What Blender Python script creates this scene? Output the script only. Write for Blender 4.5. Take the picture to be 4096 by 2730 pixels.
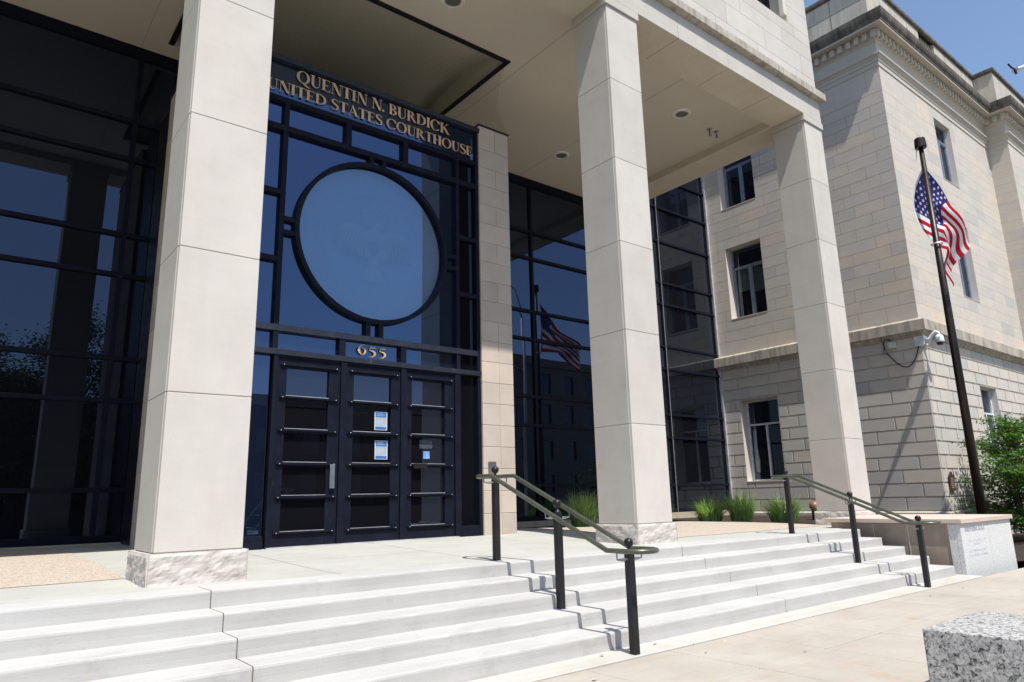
import bpy, bmesh, math, random
from mathutils import Vector, Matrix, noise
random.seed(7)
sc = bpy.context.scene
for o in list(bpy.data.objects): bpy.data.objects.remove(o, do_unlink=True)
# ---------------------------------------------------------------- camera
R_, U_, F_ = Vector((0.78402607,-0.62026724,-0.02390971)), Vector((-0.11869024,-0.18761156,0.97504591)), Vector((0.60927477,0.76162356,0.22071202))
cam = bpy.data.cameras.new('camera'); camo = bpy.data.objects.new('camera', cam)
sc.collection.objects.link(camo); sc.camera = camo
cam.sensor_width = 36; cam.lens = 24.527; cam.clip_end = 2000; cam.clip_start = .05
m = Matrix((R_, U_, (-F_[0], -F_[1], -F_[2]))).transposed().to_4x4()
m.translation = (-1.7052,-8.0531,.7813)
camo.matrix_world = m
# ---------------------------------------------------------------- sky and sun
to_sun = Vector((-.135, -.511, 1)).normalized()
el = math.asin(to_sun.z); az = math.atan2(to_sun.x, to_sun.y)
w = bpy.data.worlds.new('World'); sc.world = w; w.use_nodes = True
nt = w.node_tree; nt.nodes.clear()
sky = nt.nodes.new('ShaderNodeTexSky'); sky.sky_type = 'NISHITA'; sky.sun_disc = False
sky.sun_elevation = el; sky.sun_rotation = az % (2*math.pi); sky.altitude = 200; sky.air_density = 1.0; sky.dust_density = 1.1; sky.ozone_density = 1.5
bg = nt.nodes.new('ShaderNodeBackground'); bg.inputs[1].default_value = .15
ow = nt.nodes.new('ShaderNodeOutputWorld')
nt.links.new(sky.outputs[0], bg.inputs[0]); nt.links.new(bg.outputs[0], ow.inputs[0])
sl = bpy.data.lights.new('sun', 'SUN'); sl.energy = 4.8; sl.angle = math.radians(.53); sl.color = (1, .965, .91)
so = bpy.data.objects.new('sun', sl); sc.collection.objects.link(so)
so.rotation_euler = (-to_sun).to_track_quat('-Z', 'Y').to_euler(); so.location = (0, -20, 40)
sc.view_settings.view_transform = 'Standard'; sc.view_settings.look = 'None'
sc.view_settings.exposure = 0.40; sc.view_settings.gamma = 1; sc.view_settings.use_curve_mapping = False
sc.render.engine = 'CYCLES'; sc.cycles.max_bounces = 8; sc.cycles.transparent_max_bounces = 12

# ---------------------------------------------------------------- material helpers
class NT:
    def __init__(s, name):
        s.m = bpy.data.materials.new(name); s.m.use_nodes = True
        s.t = s.m.node_tree; s.t.nodes.clear()
        s.out = s.n('ShaderNodeOutputMaterial')
        s.tc = s.n('ShaderNodeTexCoord').outputs['Object']
    def n(s, ty, **k):
        nd = s.t.nodes.new(ty)
        for a, b in k.items(): setattr(nd, a, b)
        return nd
    def l(s, a, b): s.t.links.new(a, b)
    def setin(s, nd, i, v):
        if hasattr(v, 'node'): s.l(v, nd.inputs[i])
        else:
            if isinstance(v, tuple) and len(v) == 3 and nd.inputs[i].type == 'RGBA': v = v + (1,)
            nd.inputs[i].default_value = v
    def map(s, scale=(1, 1, 1), rot=(0, 0, 0), src=None):
        nd = s.n('ShaderNodeMapping'); s.l(src or s.tc, nd.inputs[0])
        nd.inputs['Scale'].default_value = scale; nd.inputs['Rotation'].default_value = rot
        return nd.outputs[0]
    def noise(s, scale, vec=None, detail=4, rough=.55, dist=0):
        nd = s.n('ShaderNodeTexNoise'); s.l(vec or s.tc, nd.inputs['Vector'])
        nd.inputs['Scale'].default_value = scale; nd.inputs['Detail'].default_value = detail
        nd.inputs['Roughness'].default_value = rough; nd.inputs['Distortion'].default_value = dist
        return nd.outputs['Fac']
    def ramp(s, fac, stops):
        nd = s.n('ShaderNodeValToRGB'); s.l(fac, nd.inputs[0]); cr = nd.color_ramp
        while len(cr.elements) < len(stops): cr.elements.new(.5)
        for e, (p, c) in zip(cr.elements, stops):
            e.position = p; e.color = (c, c, c, 1) if not isinstance(c, tuple) else (c + (1,) if len(c) == 3 else c)
        return nd.outputs[0]
    def mix(s, fac, a, b, mode='MIX'):
        nd = s.n('ShaderNodeMix', data_type='RGBA', blend_type=mode)
        s.setin(nd, 0, fac); s.setin(nd, 6, a); s.setin(nd, 7, b); return nd.outputs[2]
    def math(s, op, a, b=0.0, c=0.0):
        nd = s.n('ShaderNodeMath', operation=op); s.setin(nd, 0, a); s.setin(nd, 1, b); s.setin(nd, 2, c); return nd.outputs[0]
    def bump(s, h, strength=.3, dist=.01, nrm=None):
        nd = s.n('ShaderNodeBump'); s.l(h, nd.inputs['Height'])
        nd.inputs['Strength'].default_value = strength; nd.inputs['Distance'].default_value = dist
        if nrm: s.l(nrm, nd.inputs['Normal'])
        return nd.outputs[0]
    def princ(s, col, rough=.8, spec=.3, metal=0, nrm=None):
        b = s.n('ShaderNodeBsdfPrincipled'); s.setin(b, 'Base Color', col); s.setin(b, 'Roughness', rough)
        b.inputs['Specular IOR Level'].default_value = spec; b.inputs['Metallic'].default_value = metal
        if nrm: s.l(nrm, b.inputs['Normal'])
        s.l(b.outputs[0], s.out.inputs[0]); return b
    def attr(s, name):
        nd = s.n('ShaderNodeAttribute'); nd.attribute_name = name; return nd.outputs['Color'], nd.outputs['Fac']

def stone(name, a, b, vscale=3.0, grain=60, bump=.12, streak=None, rough=.85, tone=None, stain=0, staincol=(.09, .08, .07)):
    t = NT(name)
    col = t.mix(t.ramp(t.noise(vscale, detail=6, rough=.6), [(.3, 0), (.7, 1)]), a, b)
    if streak:
        v = t.map(streak[0], streak[1]); f = t.ramp(t.noise(1.0, v, 5, .6, 1.2), [(.42, 0), (.7, 1)])
        col = t.mix(t.math('MULTIPLY', f, streak[2]), col, streak[3])
    if tone:
        _, f = t.attr('tone')
        col = t.mix(t.ramp(f, [(0, tone[0]), (.35, tone[1]), (.7, tone[2]), (1, tone[3])]), col, (1, 1, 1), 'MIX') if False else t.mix(1.0, col, t.ramp(f, [(0, tone[0]), (.35, tone[1]), (.7, tone[2]), (1, tone[3])]), 'MULTIPLY')
    g = t.noise(grain, detail=3)
    col = t.mix(1.0, col, t.ramp(g, [(.2, .9), (.8, 1.06)]), 'MULTIPLY')
    if stain:
        v = t.map((1.6, 1.6, .35)); f = t.ramp(t.noise(1.3, v, 8, .7, .8), [(.5 - stain*.3, 0), (.62, 1)])
        v2 = t.map((7, 7, .9)); f2 = t.ramp(t.noise(1.0, v2, 5, .6), [(.4, .3), (.65, 1)])
        col = t.mix(t.math('MULTIPLY', t.math('MULTIPLY', f, f2), min(1, stain)), col, staincol)
    h = t.math('ADD', t.noise(grain, detail=4), t.math('MULTIPLY', t.noise(vscale*4, detail=4), .6))
    t.princ(col, rough, .25, 0, t.bump(h, bump, .006))
    return t.m

M = {}
LIM = (.60, .555, .495)
M['panel'] = stone('limestone_panel', (.56, .525, .475), (.49, .455, .41), 1.4, 90, .12, ((1.2, 1.2, 9), (.0, .5, .3),   .35, (.56, .53, .495)), tone=((.93, .925, .91), (.98, .98, .98), (1.02, 1.02, 1.02), (1.05, 1.04, 1.02)), stain=.12, staincol=(.36, .32, .27))
M['panel_ceiling'] = stone('stucco_soffit', (.60, .54, .445), (.54, .49, .405), .45, 140, .05)
M['soffit_stone'] = stone('limestone_soffit', (.62, .555, .45), (.56, .50, .40), 1.0, 90, .10, ((2, 2, 2), (0, 0, 0), .3, (.50, .43, .33)))
M['rock'] = stone('rock_faced_limestone', (.57, .53, .485), (.49, .45, .41), 5, 60, .35, ((3, 3, 9), (0, .2, 0), .3, (.54, .48, .44)), stain=.25, staincol=(.17, .145, .125))
M['pier'] = stone('pier_block', (.53, .46, .39), (.465, .405, .345), 2.2, 80, .12, tone=((.86, .85, .84), (.96, .95, .94), (1.02, 1.0, .98), (1.1, 1.07, 1.04)))
M['ashlar'] = stone('ashlar_limestone', (.56, .51, .445), (.52, .475, .415), 1.8, 70, .18, ((1.0, 1.0, 7), (0, .4, .2), .4, (.42, .39, .35)),
                    tone=((.84, .87, .91), (.97, .97, .97), (1.03, 1.01, .985), (1.08, 1.0, .91)))
M['rust'] = stone('rusticated_limestone', (.55, .515, .47), (.505, .475, .43), 1.8, 60, .2, ((1.0, 1.0, 7), (0, .3, .2), .3, (.42, .39, .36)),
                  tone=((.82, .84, .87), (.97, .97, .96), (1.04, 1.02, .98), (1.12, 1.06, .98)))
M['trim'] = stone('trim_limestone', (.54, .49, .41), (.48, .44, .37), 1.5, 60, .15)
M['belt'] = stone('weathered_belt_stone', (.56, .50, .41), (.46, .41, .34), 2.0, 60, .2, stain=1.0, staincol=(.17, .155, .13))
M['cyma'] = stone('blackened_cornice_stone', (.24, .20, .155), (.12, .10, .082), 2.0, 60, .2, stain=1.0, staincol=(.045, .042, .04))
M['parapet'] = stone('parapet_stone', (.56, .51, .43), (.47, .43, .36), 1.5, 60, .2, stain=.5, staincol=(.16, .15, .13))
M['reveal'] = stone('reveal_stone', (.62, .58, .52), (.56, .52, .47), 2, 70, .1)
M['sill'] = stone('stained_sill', (.50, .43, .33), (.40, .34, .26), 3, 70, .2, stain=.4, staincol=(.2, .165, .12))

def concrete(name, a, b, lines, stain, base_bump=.25, joints=None, sp=(.12, .10, .07)):
    t = NT(name)
    col = t.mix(t.ramp(t.noise(.9, detail=8, rough=.65), [(.35, 0), (.68, 1)]), a, b)
    v = t.map((.5, 7, 7)); col = t.mix(t.math('MULTIPLY', t.ramp(t.noise(1.6, v, 5, .6, .5), [(.5, 0), (.75, 1)]), .35), col, stain)
    f = t.ramp(t.noise(2.3, detail=10, rough=.72), [(.56, 0), (.72, 1)])
    col = t.mix(t.math('MULTIPLY', f, .6), col, stain)
    spk = t.ramp(t.noise(38, detail=2), [(.72, 0), (.76, 1)])
    col = t.mix(t.math('MULTIPLY', spk, .25), col, sp)
    h = t.noise(120, detail=3)
    if lines:
        v = t.map((.6, .6, 34)); h = t.math('ADD', h, t.math('MULTIPLY', t.noise(1.0, v, 3, .5, 1.4), 1.3))
    t.princ(col, .88, .25, 0, t.bump(h, base_bump, .006)); return t.m
M['step'] = concrete('white_step_concrete', (.46, .453, .437), (.405, .398, .38), True, (.31, .295, .265), .16)
M['landing'] = concrete('landing_concrete', (.43, .43, .39), (.375, .375, .34), False, (.32, .30, .25))
M['walk'] = concrete('sidewalk_concrete', (.41, .375, .33), (.345, .31, .265), False, (.34, .25, .165), .25)
M['apron'] = concrete('apron_concrete', (.47, .455, .42), (.42, .395, .35), False, (.36, .31, .24))
M['joint'] = concrete('joint_filler', (.20, .185, .155), (.16, .15, .125), False, (.07, .06, .05))
M['kerb'] = concrete('kerb_concrete', (.42, .41, .38), (.36, .35, .33), False, (.3, .28, .25))
def aggregate():
    t = NT('exposed_aggregate')
    vo = t.n('ShaderNodeTexVoronoi'); t.l(t.tc, vo.inputs['Vector']); vo.inputs['Scale'].default_value = 75
    sep = t.n('ShaderNodeSeparateColor'); t.l(vo.outputs['Color'], sep.inputs[0])
    col = t.ramp(sep.outputs[0], [(0, (.22, .17, .13)), (.2, (.40, .33, .26)), (.55, (.48, .41, .335)), (.85, (.54, .485, .42)), (1, (.26, .245, .23))])
    t.princ(col, .85, .25, 0, t.bump(vo.outputs['Distance'], .5, .006)); return t.m
M['aggregate'] = aggregate()
def granite(name, a, b, c, sc1):
    t = NT(name)
    n1 = t.ramp(t.noise(sc1, detail=5, rough=.7, dist=.6), [(.38, a), (.47, b), (.58, c)])
    n2 = t.ramp(t.noise(sc1*2.6, detail=3, rough=.6), [(.60, 0), (.66, 1)])
    col = t.mix(t.math('MULTIPLY', n2, .75), n1, tuple(x*.25 for x in b))
    t.princ(col, .6, .4, 0, t.bump(t.noise(sc1*2), .25, .004)); return t.m
M['granite'] = granite('grey_granite', (.035, .035, .035), (.30, .295, .285), (.50, .495, .48), 34)
M['granite_light'] = granite('pale_granite', (.42, .43, .42), (.56, .565, .56), (.66, .66, .64), 38)
M['cap'] = stone('pink_cap_stone', (.56, .45, .38), (.50, .40, .335), 2, 80, .12)
M['cheek'] = stone('brown_block_wall', (.33, .265, .205), (.27, .215, .165), 5, 60, .5, stain=.3, staincol=(.5, .47, .42))

def metal(name, col, rough=.35, met=.6, scratch=0, sc_col=(.35, .36, .38), spec=.5):
    t = NT(name); c = t.mix(t.ramp(t.noise(4, detail=6), [(.4, 0), (.7, 1)]), col, tuple(x*1.35 for x in col))
    if scratch:
        v = t.map((14, 14, 1.2)); f = t.ramp(t.noise(2, v, 6, .75), [(.60, 0), (.78, 1)])
        c = t.mix(t.math('MULTIPLY', f, scratch), c, sc_col)
    t.princ(c, t.ramp(t.noise(9, detail=4), [(.3, rough*.8), (.7, rough*1.3)]), spec, met); return t.m
M['navy'] = metal('navy_painted_aluminium', (.0065, .008, .016), .5, .0, .12, spec=.12)
M['navy_worn'] = metal('worn_navy_aluminium', (.018, .022, .034), .42, .3, .55)
M['black'] = metal('black_metal', (.012, .012, .014), .4, .3)
M['bronze_letter'] = metal('bronze_letter', (.56, .38, .23), .45, .35)
M['steel'] = metal('brushed_steel', (.30, .31, .33), .35, .9)
M['silver'] = metal('silver_edge', (.6, .6, .62), .4, .6)
M['rail'] = metal('patinated_bronze_rail', (.105, .115, .085), .36, .55)
M['rail_green'] = metal('green_bronze_rail', (.085, .12, .10), .35, .7)
M['post'] = metal('black_post', (.016, .016, .018), .45, .4, .35, (.19, .075, .03))
M['poleb'] = metal('dark_bronze_pole', (.028, .020, .017), .38, .6)
M['frame_grey'] = metal('grey_window_frame', (.20, .23, .29), .45, .2)
M['frame_light'] = metal('light_window_frame', (.62, .64, .66), .45, .2)
M['white_metal'] = metal('white_painted_metal', (.58, .60, .62), .4, .1)
M['cam_black'] = metal('dark_dome', (.01, .01, .012), .08, 0)
M['beige_box'] = metal('beige_plastic', (.50, .52, .45), .5, 0)
M['plaque'] = metal('brown_plaque', (.10, .035, .018), .4, .4)
M['orange'] = metal('rusty_brass', (.26, .11, .06), .5, .2, .7, (.55, .45, .32))
M['lens'] = metal('lamp_reflector', (.16, .17, .14), .3, .4)
M['lamp_trim'] = metal('lamp_trim', (.62, .60, .55), .4, .1)
M['bluewhite'] = metal('blue_sign', (.10, .26, .62), .5, 0)
M['paper'] = metal('paper_white', (.40, .45, .48), .6, 0)
M['paper_blue'] = metal('paper_blue', (.02, .12, .36), .6, 0)
M['paper_line'] = metal('paper_line', (.30, .36, .40), .6, 0)
M['blind'] = metal('window_blind', (.24, .28, .25), .7, 0)
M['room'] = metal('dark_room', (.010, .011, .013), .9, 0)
M['engrave'] = metal('engraved_letter', (.44, .45, .47), .8, 0)
M['mulch'] = stone('dark_mulch', (.05, .035, .025), (.03, .02, .016), 8, 40, .8)
M['asphalt'] = stone('asphalt', (.055, .055, .056), (.045, .045, .046), 2, 90, .3)
M['ground'] = stone('far_ground', (.10, .12, .06), (.08, .10, .05), .3, 20, .2)
M['bark'] = stone('bark', (.10, .075, .055), (.07, .052, .04), 9, 40, .6)
M['brown_brick'] = stone('brown_brick', (.055, .045, .038), (.045, .037, .032), 1, 20, .1)
M['far_stone'] = stone('distant_stone_wall', (.34, .29, .22), (.30, .25, .19), .6, 20, .1)

def leafmat(name, a, b, sub=.25):
    t = NT(name); oi = t.attr('tone')[1]
    col = t.mix(oi, a, b)
    b_ = t.n('ShaderNodeBsdfPrincipled'); t.l(col, b_.inputs['Base Color']); b_.inputs['Roughness'].default_value = .5
    tr = t.n('ShaderNodeBsdfTranslucent'); t.l(t.mix(1.0, col, (1.2, 1.5, .6), 'MULTIPLY'), tr.inputs[0])
    mx = t.n('ShaderNodeMixShader'); mx.inputs[0].default_value = sub
    t.l(b_.outputs[0], mx.inputs[1]); t.l(tr.outputs[0], mx.inputs[2]); t.l(mx.outputs[0], t.out.inputs[0]); return t.m
M['leaf'] = leafmat('shrub_leaf', (.05, .11, .018), (.11, .21, .035))
M['grass'] = leafmat('grass_blade', (.15, .26, .06), (.50, .60, .30), .45)
M['treeleaf'] = leafmat('tree_leaf', (.025, .055, .012), (.06, .10, .025))

def glass(name, base, tint, f0, f1, rough=0.0, wav=.0, film=None, transp=0.0):
    t = NT(name)
    lw = t.n('ShaderNodeLayerWeight'); lw.inputs[0].default_value = .35
    nrm = None
    if wav: nrm = t.bump(t.noise(.9, detail=2), wav, .01)
    fac = t.math('MULTIPLY_ADD', lw.outputs['Facing'], f1 - f0, f0)
    gl = t.n('ShaderNodeBsdfGlossy'); gl.inputs[0].default_value = tint + (1,); gl.inputs['Roughness'].default_value = rough
    if nrm: t.l(nrm, gl.inputs['Normal'])
    df = t.n('ShaderNodeBsdfDiffuse'); df.inputs[0].default_value = base + (1,)
    body = df.outputs[0]
    if transp:
        tp = t.n('ShaderNodeBsdfTransparent'); tp.inputs[0].default_value = (.75, .8, .82, 1)
        m2 = t.n('ShaderNodeMixShader'); m2.inputs[0].default_value = transp
        t.l(body, m2.inputs[1]); t.l(tp.outputs[0], m2.inputs[2]); body = m2.outputs[0]
    mx = t.n('ShaderNodeMixShader'); t.l(fac, mx.inputs[0]); t.l(body, mx.inputs[1]); t.l(gl.outputs[0], mx.inputs[2])
    t.l(mx.outputs[0], t.out.inputs[0]); return t.m
M['glass_wall'] = glass('dark_curtain_glass', (.006, .007, .010), (.36, .47, .72), .085, .34, 0, .05)
M['glass_entry'] = glass('blue_entrance_glass', (.006, .010, .022), (.31, .46, .78), .15, .42, 0, .06)
M['glass_door'] = glass('door_glass', (.006, .006, .008), (.38, .48, .74), .10, .32, 0, .05)
M['glass_side'] = glass('dark_side_glass', (.004, .004, .006), (.35, .42, .55), .03, .16, 0, .05)
M['glass_disc'] = glass('round_window_glass', (.02, .04, .08), (.6, .75, 1.0), .13, .45, 0, .03, transp=.9)
M['glass_old'] = glass('old_window_glass', (.004, .005, .008), (.7, .8, 1.0), .06, .35, 0, .05, transp=.75)
M['glass_far'] = glass('far_curtain_glass', (.006, .007, .010), (.5, .58, .70), .11, .40, 0, .05)
M['disc_back'] = stone('pale_blue_film', (.12, .26, .48), (.10, .235, .45), .8, 20, .0)
M['disc_mark'] = stone('etched_mark', (.145, .285, .485), (.135, .275, .475), 3, 20, .0)
M['disc_mark2'] = stone('etched_mark_dark', (.095, .22, .42), (.09, .215, .41), 3, 20, .0)
def net_mat():
    t = NT('bird_netting'); sep = t.n('ShaderNodeSeparateXYZ'); t.l(t.map((1, 1, 1), (0, 0, .785)), sep.inputs[0])
    fs = []
    for i in range(2):
        fr = t.math('FRACT', t.math('MULTIPLY', sep.outputs[i], 22.0)); fs.append(t.math('LESS_THAN', fr, .06))
    f = t.math('MAXIMUM', fs[0], fs[1])
    df = t.n('ShaderNodeBsdfDiffuse'); df.inputs[0].default_value = (.06, .052, .04, 1)
    tp = t.n('ShaderNodeBsdfTransparent'); mx = t.n('ShaderNodeMixShader')
    t.l(f, mx.inputs[0]); t.l(tp.outputs[0], mx.inputs[1]); t.l(df.outputs[0], mx.inputs[2]); t.l(mx.outputs[0], t.out.inputs[0]); return t.m
M['net'] = net_mat()
def cloth(name, c):
    t = NT(name); b_ = t.n('ShaderNodeBsdfDiffuse'); b_.inputs[0].default_value = c + (1,)
    tr = t.n('ShaderNodeBsdfTranslucent'); tr.inputs[0].default_value = c + (1,)
    mx = t.n('ShaderNodeMixShader'); mx.inputs[0].default_value = .35
    t.l(b_.outputs[0], mx.inputs[1]); t.l(tr.outputs[0], mx.inputs[2]); t.l(mx.outputs[0], t.out.inputs[0]); return t.m
M['f_red'] = cloth('flag_red', (.50, .02, .03)); M['f_white'] = cloth('flag_white', (.78, .78, .80)); M['f_blue'] = cloth('flag_blue', (.045, .04, .19))

# ---------------------------------------------------------------- mesh helpers
ORG = {}
class MB:
    def __init__(s): s.v = []; s.f = []; s.mi = []; s.tone = []; s.k = 0; s.cur = 1.0
    def vert(s, p): s.v.append(tuple(p)); return len(s.v) - 1
    def face(s, pts, k=None):
        i = [s.vert(p) for p in pts]; s.f.append(i); s.mi.append(s.k if k is None else k); s.tone.append(s.cur)
    def fi(s, idx, k=None): s.f.append(list(idx)); s.mi.append(s.k if k is None else k); s.tone.append(s.cur)
    def box(s, x0, x1, y0, y1, z0, z1, k=None):
        b = len(s.v)
        for z in (z0, z1):
            for x, y in ((x0, y0), (x1, y0), (x1, y1), (x0, y1)): s.v.append((x, y, z))
        for q in ((0, 3, 2, 1), (4, 5, 6, 7), (0, 1, 5, 4), (1, 2, 6, 5), (2, 3, 7, 6), (3, 0, 4, 7)): s.fi([b + i for i in q], k)
        return s
    def tube(s, path, r, n=10, closed=False, caps=True):
        path = [Vector(p) for p in path]; rings = []; N = len(path)
        rr = r if isinstance(r, (list, tuple)) else [r]*N
        up = None
        for i, p in enumerate(path):
            a = path[(i-1) % N] if (closed or i > 0) else p
            c = path[(i+1) % N] if (closed or i < N-1) else p
            d = (c - a).normalized()
            if up is None:
                up = Vector((0, 0, 1)) if abs(d.z) < .9 else Vector((1, 0, 0))
            side = d.cross(up); 
            if side.length < 1e-4: side = d.cross(Vector((0, 1, 0)))
            side.normalize(); up2 = side.cross(d).normalized(); up = up2
            rings.append([s.vert(p + side*math.cos(2*math.pi*j/n)*rr[i] + up2*math.sin(2*math.pi*j/n)*rr[i]) for j in range(n)])
        for i in range(N if closed else N-1):
            A, B = rings[i], rings[(i+1) % N]
            for j in range(n): s.fi([A[j], A[(j+1) % n], B[(j+1) % n], B[j]])
        if caps and not closed: s.fi(rings[0][::-1]); s.fi(rings[-1])
        return s
    def lathe(s, c, prof, n=20, axis='z'):
        rings = []
        for r, h in prof:
            ring = []
            for j in range(n):
                a = 2*math.pi*j/n; u, v = r*math.cos(a), r*math.sin(a)
                p = (u, v, h) if axis == 'z' else ((u, h, v) if axis == 'y' else (h, u, v))
                ring.append(s.vert((c[0]+p[0], c[1]+p[1], c[2]+p[2])))
            rings.append(ring)
        for A, B in zip(rings, rings[1:]):
            for j in range(n): s.fi([A[j], A[(j+1) % n], B[(j+1) % n], B[j]])
        s.fi(rings[0][::-1]); s.fi(rings[-1]); return s
    def poly_y(s, pts, y0, y1, k=None):
        "polygon in XZ extruded along Y"
        n = len(pts); a = [s.vert((x, y0, z)) for x, z in pts]; b = [s.vert((x, y1, z)) for x, z in pts]
        s.fi(a, k); s.fi(b[::-1], k)
        for i in range(n): s.fi([a[i], b[i], b[(i+1) % n], a[(i+1) % n]], k)
    def build(s, name, mats, parent=None, bev=0, smooth=False, bevseg=2, label=None):
        org = ORG.get(parent.name, Vector()) if parent else Vector()
        me = bpy.data.meshes.new(name)
        me.from_pydata([(x-org.x, y-org.y, z-org.z) for x, y, z in s.v], [], s.f)
        if not isinstance(mats, (list, tuple)): mats = [mats]
        for mt in mats: me.materials.append(M[mt] if isinstance(mt, str) else mt)
        me.polygons.foreach_set('material_index', s.mi)
        if any(t != 1.0 for t in s.tone):
            ca = me.color_attributes.new('tone', 'FLOAT_COLOR', 'CORNER'); buf = []
            for p_, t in zip(me.polygons, s.tone): buf += [t, t, t, 1.0]*p_.loop_total
            ca.data.foreach_set('color', buf)
        me.update()
        bm = bmesh.new(); bm.from_mesh(me)
        if bev:
            bmesh.ops.remove_doubles(bm, verts=bm.verts, dist=1e-5)
            es = [e for e in bm.edges if len(e.link_faces) == 2 and e.calc_face_angle(0) > .6]
            bmesh.ops.bevel(bm, geom=es, offset=bev, segments=bevseg, affect='EDGES', profile=.6, clamp_overlap=True)
        if not s.__dict__.get('nonorm'): bmesh.ops.recalc_face_normals(bm, faces=bm.faces)
        bm.to_mesh(me); bm.free()
        if smooth:
            for p_ in me.polygons: p_.use_smooth = True
        o = bpy.data.objects.new(name, me); sc.collection.objects.link(o)
        if parent: o.parent = parent
        ORG[o.name] = org
        if label: o['label'] = label
        return o
def tag(o, label=None, cat=None, group=None, kind=None):
    if label: o['label'] = label
    if cat: o['category'] = cat
    if group: o['group'] = group
    if kind: o['kind'] = kind
    return o
def thing(name, label, cat, loc=(0, 0, 0), group=None):
    o = bpy.data.objects.new(name, None); sc.collection.objects.link(o); o.location = loc
    o.empty_display_size = .2; ORG[o.name] = Vector(loc)
    return tag(o, label, cat, group)
def children(o): return [c for c in bpy.data.objects if c.parent == o]
def copy_tree(o, parent=None):
    c = o.copy(); sc.collection.objects.link(c)
    if parent is not None: c.parent = parent
    for ch in children(o): copy_tree(ch, c)
    return c
# ================================================================ setting
def hz(x, y):
    t = max(0, min(1, (y - .2)/3.1)); wx = 1.0 if x < 8.3 else max(.25, 1 - (x - 8.3)/3*.75)
    return (.10*t + max(0, y - 3.3)*.006)*wx
def grid_sheet(mb, xs, ys, f, dz=0):
    idx = [[mb.vert((x, y, f(x, y) + dz)) for x in xs] for y in ys]
    for j in range(len(ys)-1):
        for i in range(len(xs)-1): mb.fi([idx[j][i], idx[j][i+1], idx[j+1][i+1], idx[j+1][i]])
def lin(a, b, n): return [a + (b-a)*i/n for i in range(n+1)]
mb = MB(); mb.face([(-600, -600, -1.05), (600, -600, -1.05), (600, 600, -1.05), (-600, 600, -1.05)])
tag(mb.build('ground', 'ground'), kind='structure')
mb = MB(); mb.box(-80, 120, -26, -10.2, -1.3, -.97); tag(mb.build('road', 'asphalt'), kind='structure')
mb = MB(); mb.box(-80, 120, -10.2, -10.0, -1.3, -.83); mb.box(-80, 120, -26.2, -26.0, -1.3, -.83)
tag(mb.build('kerb', 'kerb', bev=.015), kind='structure')
mb = MB(); mb.box(-80, 120, -32, -26.2, -1.3, -.835); tag(mb.build('far_pavement', 'walk'), kind='structure')
# sidewalk as slabs with tooled joints
mb = MB(); ys = [-2.856, -3.94, -5.16, -6.38, -7.6, -8.82, -9.99]
x0 = .81 - 1.22*12
for a, b in zip(ys, ys[1:]):
    x = x0 + (0.0 if a > -3 else .0)
    while x < 34:
        dz = random.uniform(-.0015, .0015)
        mb.box(x+.006, x+1.22-.006, b+.006, a-.006, -1.0, -.82+dz); x += 1.22
mb.build('pavement', 'walk', bev=.005, bevseg=1)['kind'] = 'structure'
mb = MB(); mb.box(x0, 34, -9.98, -2.86, -1.02, -.829); mb.build('pavement_joint_bed', 'joint')['kind'] = 'structure'
# apron strip at the foot of the steps
mb = MB()
for a, b in ((-12, .37), (.375, 4.9), (4.905, 7.41), (7.415, 13.44)): mb.box(a, b-.005, -2.85, -2.3, -1.0, -.806)
mb.build('apron', 'apron', bev=.006, bevseg=1)['kind'] = 'structure'
# terrace
mb = MB(); grid_sheet(mb, lin(-14, 15.2, 60), lin(-.335, 5.4, 24), hz); grid_sheet(mb, lin(-14, 8.8, 48), lin(5.4, 7.6, 6), hz)
mb.build('terrace', 'landing')['kind'] = 'structure'
mb = MB(); mb.box(-14, 15.2, -.33, 7.6, -1.0, -.02); mb.box(15.18, 15.2, -.3, 5.4, -1, .02); tag(mb.build('terrace_base', 'kerb'), kind='structure')
mb = MB(); grid_sheet(mb, lin(-14, -.05, 30), lin(.95, 7.35, 20), hz, .005); grid_sheet(mb, lin(8.75, 15.05, 20), lin(.55, 5.3, 14), hz, .005)
mb.build('aggregate_paving', 'aggregate')['kind'] = 'structure'
# tooled joints in the landing concrete
mb = MB()
for x in (1.9, 4.1, 6.35, 8.5):
    for y0_, y1_ in ((-.33, .9), (.9, 2.1), (2.1, 3.3)):
        mb.face([(x-.005, y0_, hz(x, y0_)+.004), (x+.005, y0_, hz(x, y0_)+.004), (x+.005, y1_, hz(x, y1_)+.004), (x-.005, y1_, hz(x, y1_)+.004)])
for y in (1.4,):
    mb.face([(-.05, y-.005, hz(0, y)+.004), (8.75, y-.005, hz(8, y)+.004), (8.75, y+.005, hz(8, y)+.004), (-.05, y+.005, hz(0, y)+.004)])
mb.build('terrace_joint', 'kerb')['kind'] = 'structure'
# planting bed
mb = MB(); grid_sheet(mb, lin(15.2, 22.3, 24), lin(-.1, 8.55, 26), lambda x, y: -.04 + .03*noise.noise(Vector((x*2, y*2, 0)))); grid_sheet(mb, lin(8.8, 15.2, 20), lin(5.4, 7.45, 6), lambda x, y: .0 + .02*noise.noise(Vector((x*3, y*3, 0))))
mb.build('planting_bed', 'mulch')['kind'] = 'structure'
mb = MB(); grid_sheet(mb, lin(16.6, 40, 60), lin(-2.5, .85, 12), lambda x, y: -.80 + .04*noise.noise(Vector((x*2, y*2, 3))))
mb.build('front_planting_bed', 'mulch')['kind'] = 'structure'

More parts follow.
